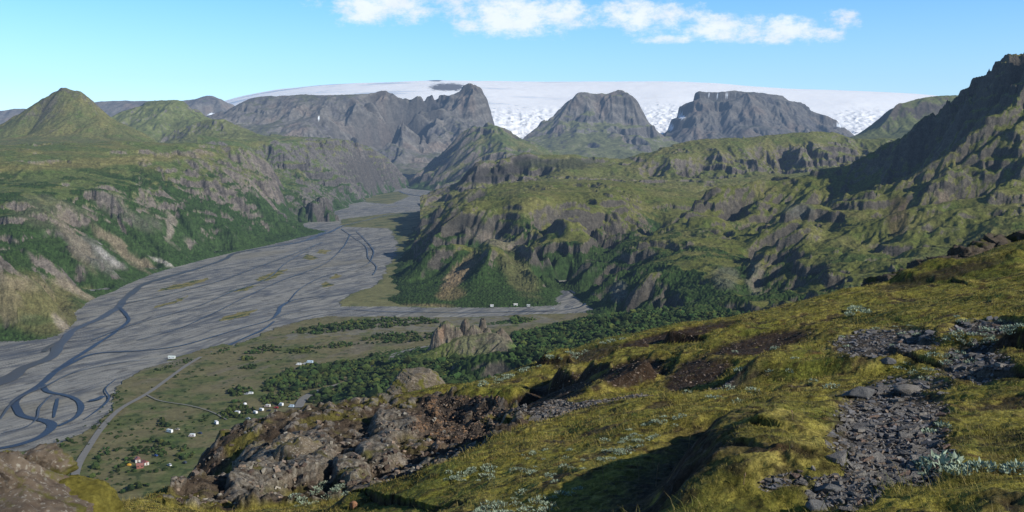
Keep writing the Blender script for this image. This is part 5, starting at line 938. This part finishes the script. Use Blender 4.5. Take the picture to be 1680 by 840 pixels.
for i, (x_, y_, nm) in enumerate(spots):
    r = bpy.data.objects.new('birch_bush', None); COL.objects.link(r); s = float(np.clip(rng.lognormal(math.log(2.6), .35), 1.2, 5)); r.location = (x_, y_, ground_m(x_, y_)); r.scale = (s*rng.uniform(.8, 1.5), s, s*rng.uniform(.7, 1)); r.rotation_euler = (0, 0, rng.uniform(0, 6)); tag(r, 'low dark green birch bush scattered on the '+nm, 'bush', 'single bushes of the '+nm)
    for n2_, me in (('crown', bush[i % 5][0]), ('trunk', TM)): o = bpy.data.objects.new(n2_, me); COL.objects.link(o); o.parent = r
# ------------------------------------------------------------------ camp: campers, cars, tents, huts
import bmesh
PA = {}
def paint(name, c, rough=.4, spec=.5):
    if name not in PA: PA[name] = flat(name, c, rough, spec)
    return PA[name]
glass = paint('dark_glass', (.02, .025, .03), .1, .6); tyre = paint('tyre_rubber', (.02, .02, .02), .9, .1)
def prism(name, prof, w_, mat, parent, bev=.05, x0=0):
    """side profile (y forward, z up) extruded across"""
    bm = bmesh.new(); a = [bm.verts.new((x0-w_/2, p[0], p[1])) for p in prof]; b = [bm.verts.new((x0+w_/2, p[0], p[1])) for p in prof]; n = len(prof)
    bm.faces.new(a[::-1]); bm.faces.new(b); [bm.faces.new((a[i], a[(i+1) % n], b[(i+1) % n], b[i])) for i in range(n)]
    bmesh.ops.recalc_face_normals(bm, faces=bm.faces)
    if bev: bmesh.ops.bevel(bm, geom=bm.edges[:], offset=bev, segments=2, affect='EDGES')
    me = bpy.data.meshes.new(name); bm.to_mesh(me); bm.free(); me.materials.append(mat); o = bpy.data.objects.new(name, me); COL.objects.link(o); o.parent = parent; return o
def wheels(par, pts, w_, r=.34):
    for (yv) in pts:
        for sx in (-1, 1):
            bm = bmesh.new(); bmesh.ops.create_cone(bm, cap_ends=True, segments=14, radius1=r, radius2=r, depth=.22, matrix=Matrix.Translation((sx*(w_/2-.08), yv, r)) @ Matrix.Rotation(math.pi/2, 4, 'Y')); me = bpy.data.meshes.new('wheel'); bm.to_mesh(me); bm.free(); me.materials.append(tyre); o = bpy.data.objects.new('wheel', me); COL.objects.link(o); o.parent = par
def vroot(name, px, py, rz, label, cat, z=0, g=None):
    p = G(px, py); r = bpy.data.objects.new(name, None); COL.objects.link(r); r.location = (p[0], p[1], floorz(0, p[1])+1.35+z); r.rotation_euler = (0, 0, math.radians(rz)); tag(r, label, cat, g); return r
def camper(px, py, rz, label, c=(.8, .8, .78), L_=6.2, H_=2.75, stripe=None):
    r = vroot('camper_van', px, py, rz, label, 'camper van'); m = paint('paint_%.2f_%.2f_%.2f' % c, c); h = L_/2
    prism('body', [(-h, .45), (h, .45), (h, 1.15), (h-.7, 1.45), (h-1.2, 2.0), (h-.9, 2.35), (h-1.3, H_), (-h, H_)], 2.15, m, r, .07)
    prism('windscreen', [(h-.72, 1.47), (h-.66, 1.50), (h-1.14, 2.03), (h-1.2, 2.0)], 1.8, glass, r, 0)
    for sx in (-1, 1):
        prism('window', [(-h+.8, 1.5), (-h+2.0, 1.5), (-h+2.0, 2.1), (-h+.8, 2.1)], .03, glass, r, 0, sx*1.085); prism('window', [(h-2.1, 1.4), (h-1.25, 1.4), (h-1.5, 1.95), (h-2.1, 1.95)], .03, glass, r, 0, sx*1.085)
        if stripe: prism('stripe', [(-h+.2, .95), (h-.4, .95), (h-.4, 1.2), (-h+.2, 1.2)], .02, paint('stripe', stripe), r, 0, sx*1.087)
    wheels(r, (-h+1.3, h-1.0), 2.15, .36); return r
def caravan(px, py, rz, label, c=(.82, .82, .8)):
    r = vroot('caravan', px, py, rz, label, 'caravan'); m = paint('paint_%.2f_%.2f_%.2f' % c, c)
    prism('body', [(-2.3, .5), (2.1, .5), (2.45, 1.2), (2.2, 2.2), (1.8, 2.6), (-2.0, 2.6), (-2.35, 2.1), (-2.45, 1.1)], 2.2, m, r, .1); wheels(r, (-.1,), 2.2, .32)
    for sx in (-1, 1): prism('window', [(-1.6, 1.4), (-.4, 1.4), (-.4, 2.0), (-1.6, 2.0)], .03, glass, r, 0, sx*1.11); prism('window', [(.4, 1.4), (1.5, 1.4), (1.5, 2.0), (.4, 2.0)], .03, glass, r, 0, sx*1.11)
    prism('drawbar', [(2.0, .45), (3.5, .5), (3.5, .58), (2.0, .6)], .12, paint('steel', (.3, .3, .3)), r, 0); return r
def car(px, py, rz, label, c, tall=0):
    r = vroot('parked_car', px, py, rz, label, 'car'); m = paint('paint_%.2f_%.2f_%.2f' % c, c)
    prism('body', [(-2.15, .35), (2.15, .35), (2.2, .75), (1.95, .95), (.9, 1.05), (-2.0, 1.08), (-2.2, .8)], 1.78, m, r, .07); t = tall
    prism('cabin', [(-2.0 if t else -1.6, 1.06), (.95, 1.04), (.35, 1.5+t), (-1.2-(.6 if t else 0), 1.52+t)], 1.55, glass, r, .04); prism('roof', [(.3, 1.5+t), (.25, 1.58+t), (-1.15-(.6 if t else 0), 1.6+t), (-1.2-(.6 if t else 0), 1.52+t)], 1.5, m, r, .02); wheels(r, (-1.35, 1.35), 1.78, .33); return r
def tent(px, py, rz, label, c, s=1.0):
    r = vroot('tent', px, py, rz, label, 'tent'); m = flat('tent_cloth', c, .8, .1); V = []; Fc = []; n = 9
    for j in range(7):
        t = j/6*2-1; w_ = math.sqrt(max(.04, 1-t*t*.8))
        for i in range(n): a = math.pi*i/(n-1); V.append((math.cos(a)*1.5*w_*s, t*2.3*s, (math.sin(a)**.75)*1.6*w_*s))
    for j in range(6):
        for i in range(n-1): Fc.append((j*n+i, j*n+i+1, j*n+n+i+1, j*n+n+i))
    o = mesh_obj('fly_sheet', V, Fc, m, parent=r); d = mesh_obj('door', [(-.5*s, -2.36*s, 0), (.5*s, -2.36*s, 0), (.12*s, -2.2*s, .72*s), (-.12*s, -2.2*s, .72*s)], [(0, 1, 2, 3)], paint('tent_dark', (.12, .12, .14), .9), parent=r); return r
def hut(px, py, rz, label, wall=(.75, .74, .7), roof=(.35, .07, .05), L_=7, W_=4.5, H_=2.4, z=0):
    r = vroot('hut', px, py, rz, label, 'hut', z); h = L_/2
    prism('wall', [(-h, -.3), (h, -.3), (h, H_), (-h, H_)], W_, paint('wall_%.2f_%.2f' % wall[:2], wall, .8), r, .02)
    bm = bmesh.new(); e = .3; R_ = 1.3; v = [bm.verts.new(p) for p in ((-W_/2-e, -h-e, H_-.1), (0, -h-e, H_+R_), (W_/2+e, -h-e, H_-.1), (-W_/2-e, h+e, H_-.1), (0, h+e, H_+R_), (W_/2+e, h+e, H_-.1))]
    for f in ((0, 1, 4, 3), (1, 2, 5, 4), (0, 2, 1), (3, 4, 5), (0, 3, 5, 2)): bm.faces.new([v[i] for i in f])
    bmesh.ops.recalc_face_normals(bm, faces=bm.faces); me = bpy.data.meshes.new('roof'); bm.to_mesh(me); bm.free(); me.materials.append(paint('roof_%.2f_%.2f' % roof[:2], roof, .6)); o = bpy.data.objects.new('roof', me); COL.objects.link(o); o.parent = r
    for sx in (-1, 1):
        for q in (-.28, .28): prism('window', [(q*L_-.5, 1.0), (q*L_+.5, 1.0), (q*L_+.5, 1.8), (q*L_-.5, 1.8)], .05, glass, r, 0, sx*(W_/2+.03))
    prism('door', [(-h-.04, 0), (-h-.01, 0), (-h-.01, 2.0), (-h-.04, 2.0)], .9, paint('door_brown', (.16, .09, .05), .7), r, 0); return r
WH = (.82, .83, .82)
camper(278, 712, 60, 'largest white camper van, alone on the meadow left of the scrub', WH, 7.0, 3.0); camper(355, 698, 35, 'white camper van standing between the lone large one and the group by the scrub', WH, 6.4, 2.9)
car(291, 708, 70, 'beige car beside the largest white camper van', (.55, .5, .4), .2); camper(315, 719, 80, 'white camper van with a red stripe below the largest one', WH, 5.6, 2.7, (.5, .05, .04)); car(328, 714, 60, 'dark blue car right of the red striped camper van', (.03, .05, .12))
caravan(419, 681, 50, 'white caravan, the lower left of the two in the middle of the camp'); caravan(429, 676.5, 55, 'white caravan, the upper right of the two in the middle of the camp')
tent(402, 666, 20, 'white dome tent above the scrub, highest of the camp', (.8, .8, .82), 1.25); camper(389, 681, 70, 'white camper van half hidden by the scrub left of the two caravans', WH, 5.8, 2.6)
camper(439, 670, 75, 'cream camper van with an orange stripe above the two caravans', (.75, .72, .66), 5.6, 2.6, (.55, .2, .05)); car(453, 672, 70, 'bright red car right of the two caravans', (.5, .03, .03), .15); camper(461, 668, 60, 'short white van right of the red car', WH, 5.0, 2.9)
camper(478, 670.5, 80, 'pale blue van, rightmost in the camp', (.55, .68, .82), 5.2, 2.4); car(441, 677, 70, 'black estate car between the caravans and the red car', (.03, .03, .035), .1); car(443, 685.5, 65, 'dark blue car at the lower right end of the camp', (.03, .04, .09)); car(407, 690, 60, 'silver car below the two caravans', (.5, .52, .55), .1)
camper(411, 649, 85, 'white van beside the scrub patch above the camp', WH, 5.4, 2.3); car(404, 649.5, 85, 'silver car left of the white van above the camp', (.55, .57, .6), .1)
camper(490, 601, 85, 'white van, leftmost of the three by the far wood', WH, 6, 2.6); car(499, 599.5, 85, 'white jeep in the middle of the three by the far wood', (.7, .72, .74), .3); camper(508, 597.5, 80, 'light blue bus, rightmost of the three by the far wood', (.6, .74, .85), 8, 3.0)
camper(492, 616, 80, 'pale van among the trees of the far wood', (.7, .76, .82), 6, 2.4); car(520, 606, 70, 'dark car at the rim of the far wood', (.04, .04, .05), .1)
hut(282, 589.5, 85, 'long low white hut by the end of the road at the river', WH, (.6, .68, .64), 8, 3, 1.8)
hut(226, 760, 25, 'red roofed hut with white gable, leftmost of three', (.6, .58, .54), (.26, .10, .08), 5.5, 3.8); hut(238, 765, 50, 'red roofed hut, rightmost of three', (.6, .58, .54), (.26, .10, .08), 5.5, 3.8); hut(230, 770, 110, 'red roofed hut, lowest of three', (.30, .12, .09), (.28, .12, .10), 5, 3.5)
tent(212, 766, 80, 'small orange yellow tent left of the red roofed huts', (.6, .33, .04), .9); car(255, 751, 60, 'blue car between the scrub and the red roofed huts', (.03, .08, .28)); car(278, 767, 50, 'white car on the track right of the red roofed huts', (.7, .7, .7), .2); car(303, 763, 50, 'black car with pale roof below the crag rocks', (.05, .05, .06), .2)
hut(807, 504, 90, 'white hut under the hill across the side river, left of two', WH, (.5, .5, .5), 5, 3, 1.8); hut(846, 502.5, 90, 'white hut under the hill across the side river, right of two', WH, (.6, .58, .54), 6, 3.5, 2); tent(770, 497, 90, 'tiny light blue tent at the foot of the hill across the side river', (.35, .6, .75), 1.6); car(907, 508, 80, 'pale jeep beside the side river', (.6, .62, .64), .3); hut(867, 504, 90, 'small grey hut right of the white huts across the side river', (.45, .45, .42), (.4, .42, .42), 5, 4, 2)

# ------------------------------------------------------------------ render settings
sc.view_settings.view_transform = 'Standard'; sc.view_settings.look = 'None'; sc.view_settings.exposure = 0
sc.cycles.use_denoising = True; sc.cycles.max_bounces = 4; sc.cycles.diffuse_bounces = 2; sc.cycles.glossy_bounces = 2; sc.cycles.volume_bounces = 0; sc.cycles.transparent_max_bounces = 8
sc.cycles.use_adaptive_sampling = True; sc.cycles.adaptive_threshold = .015
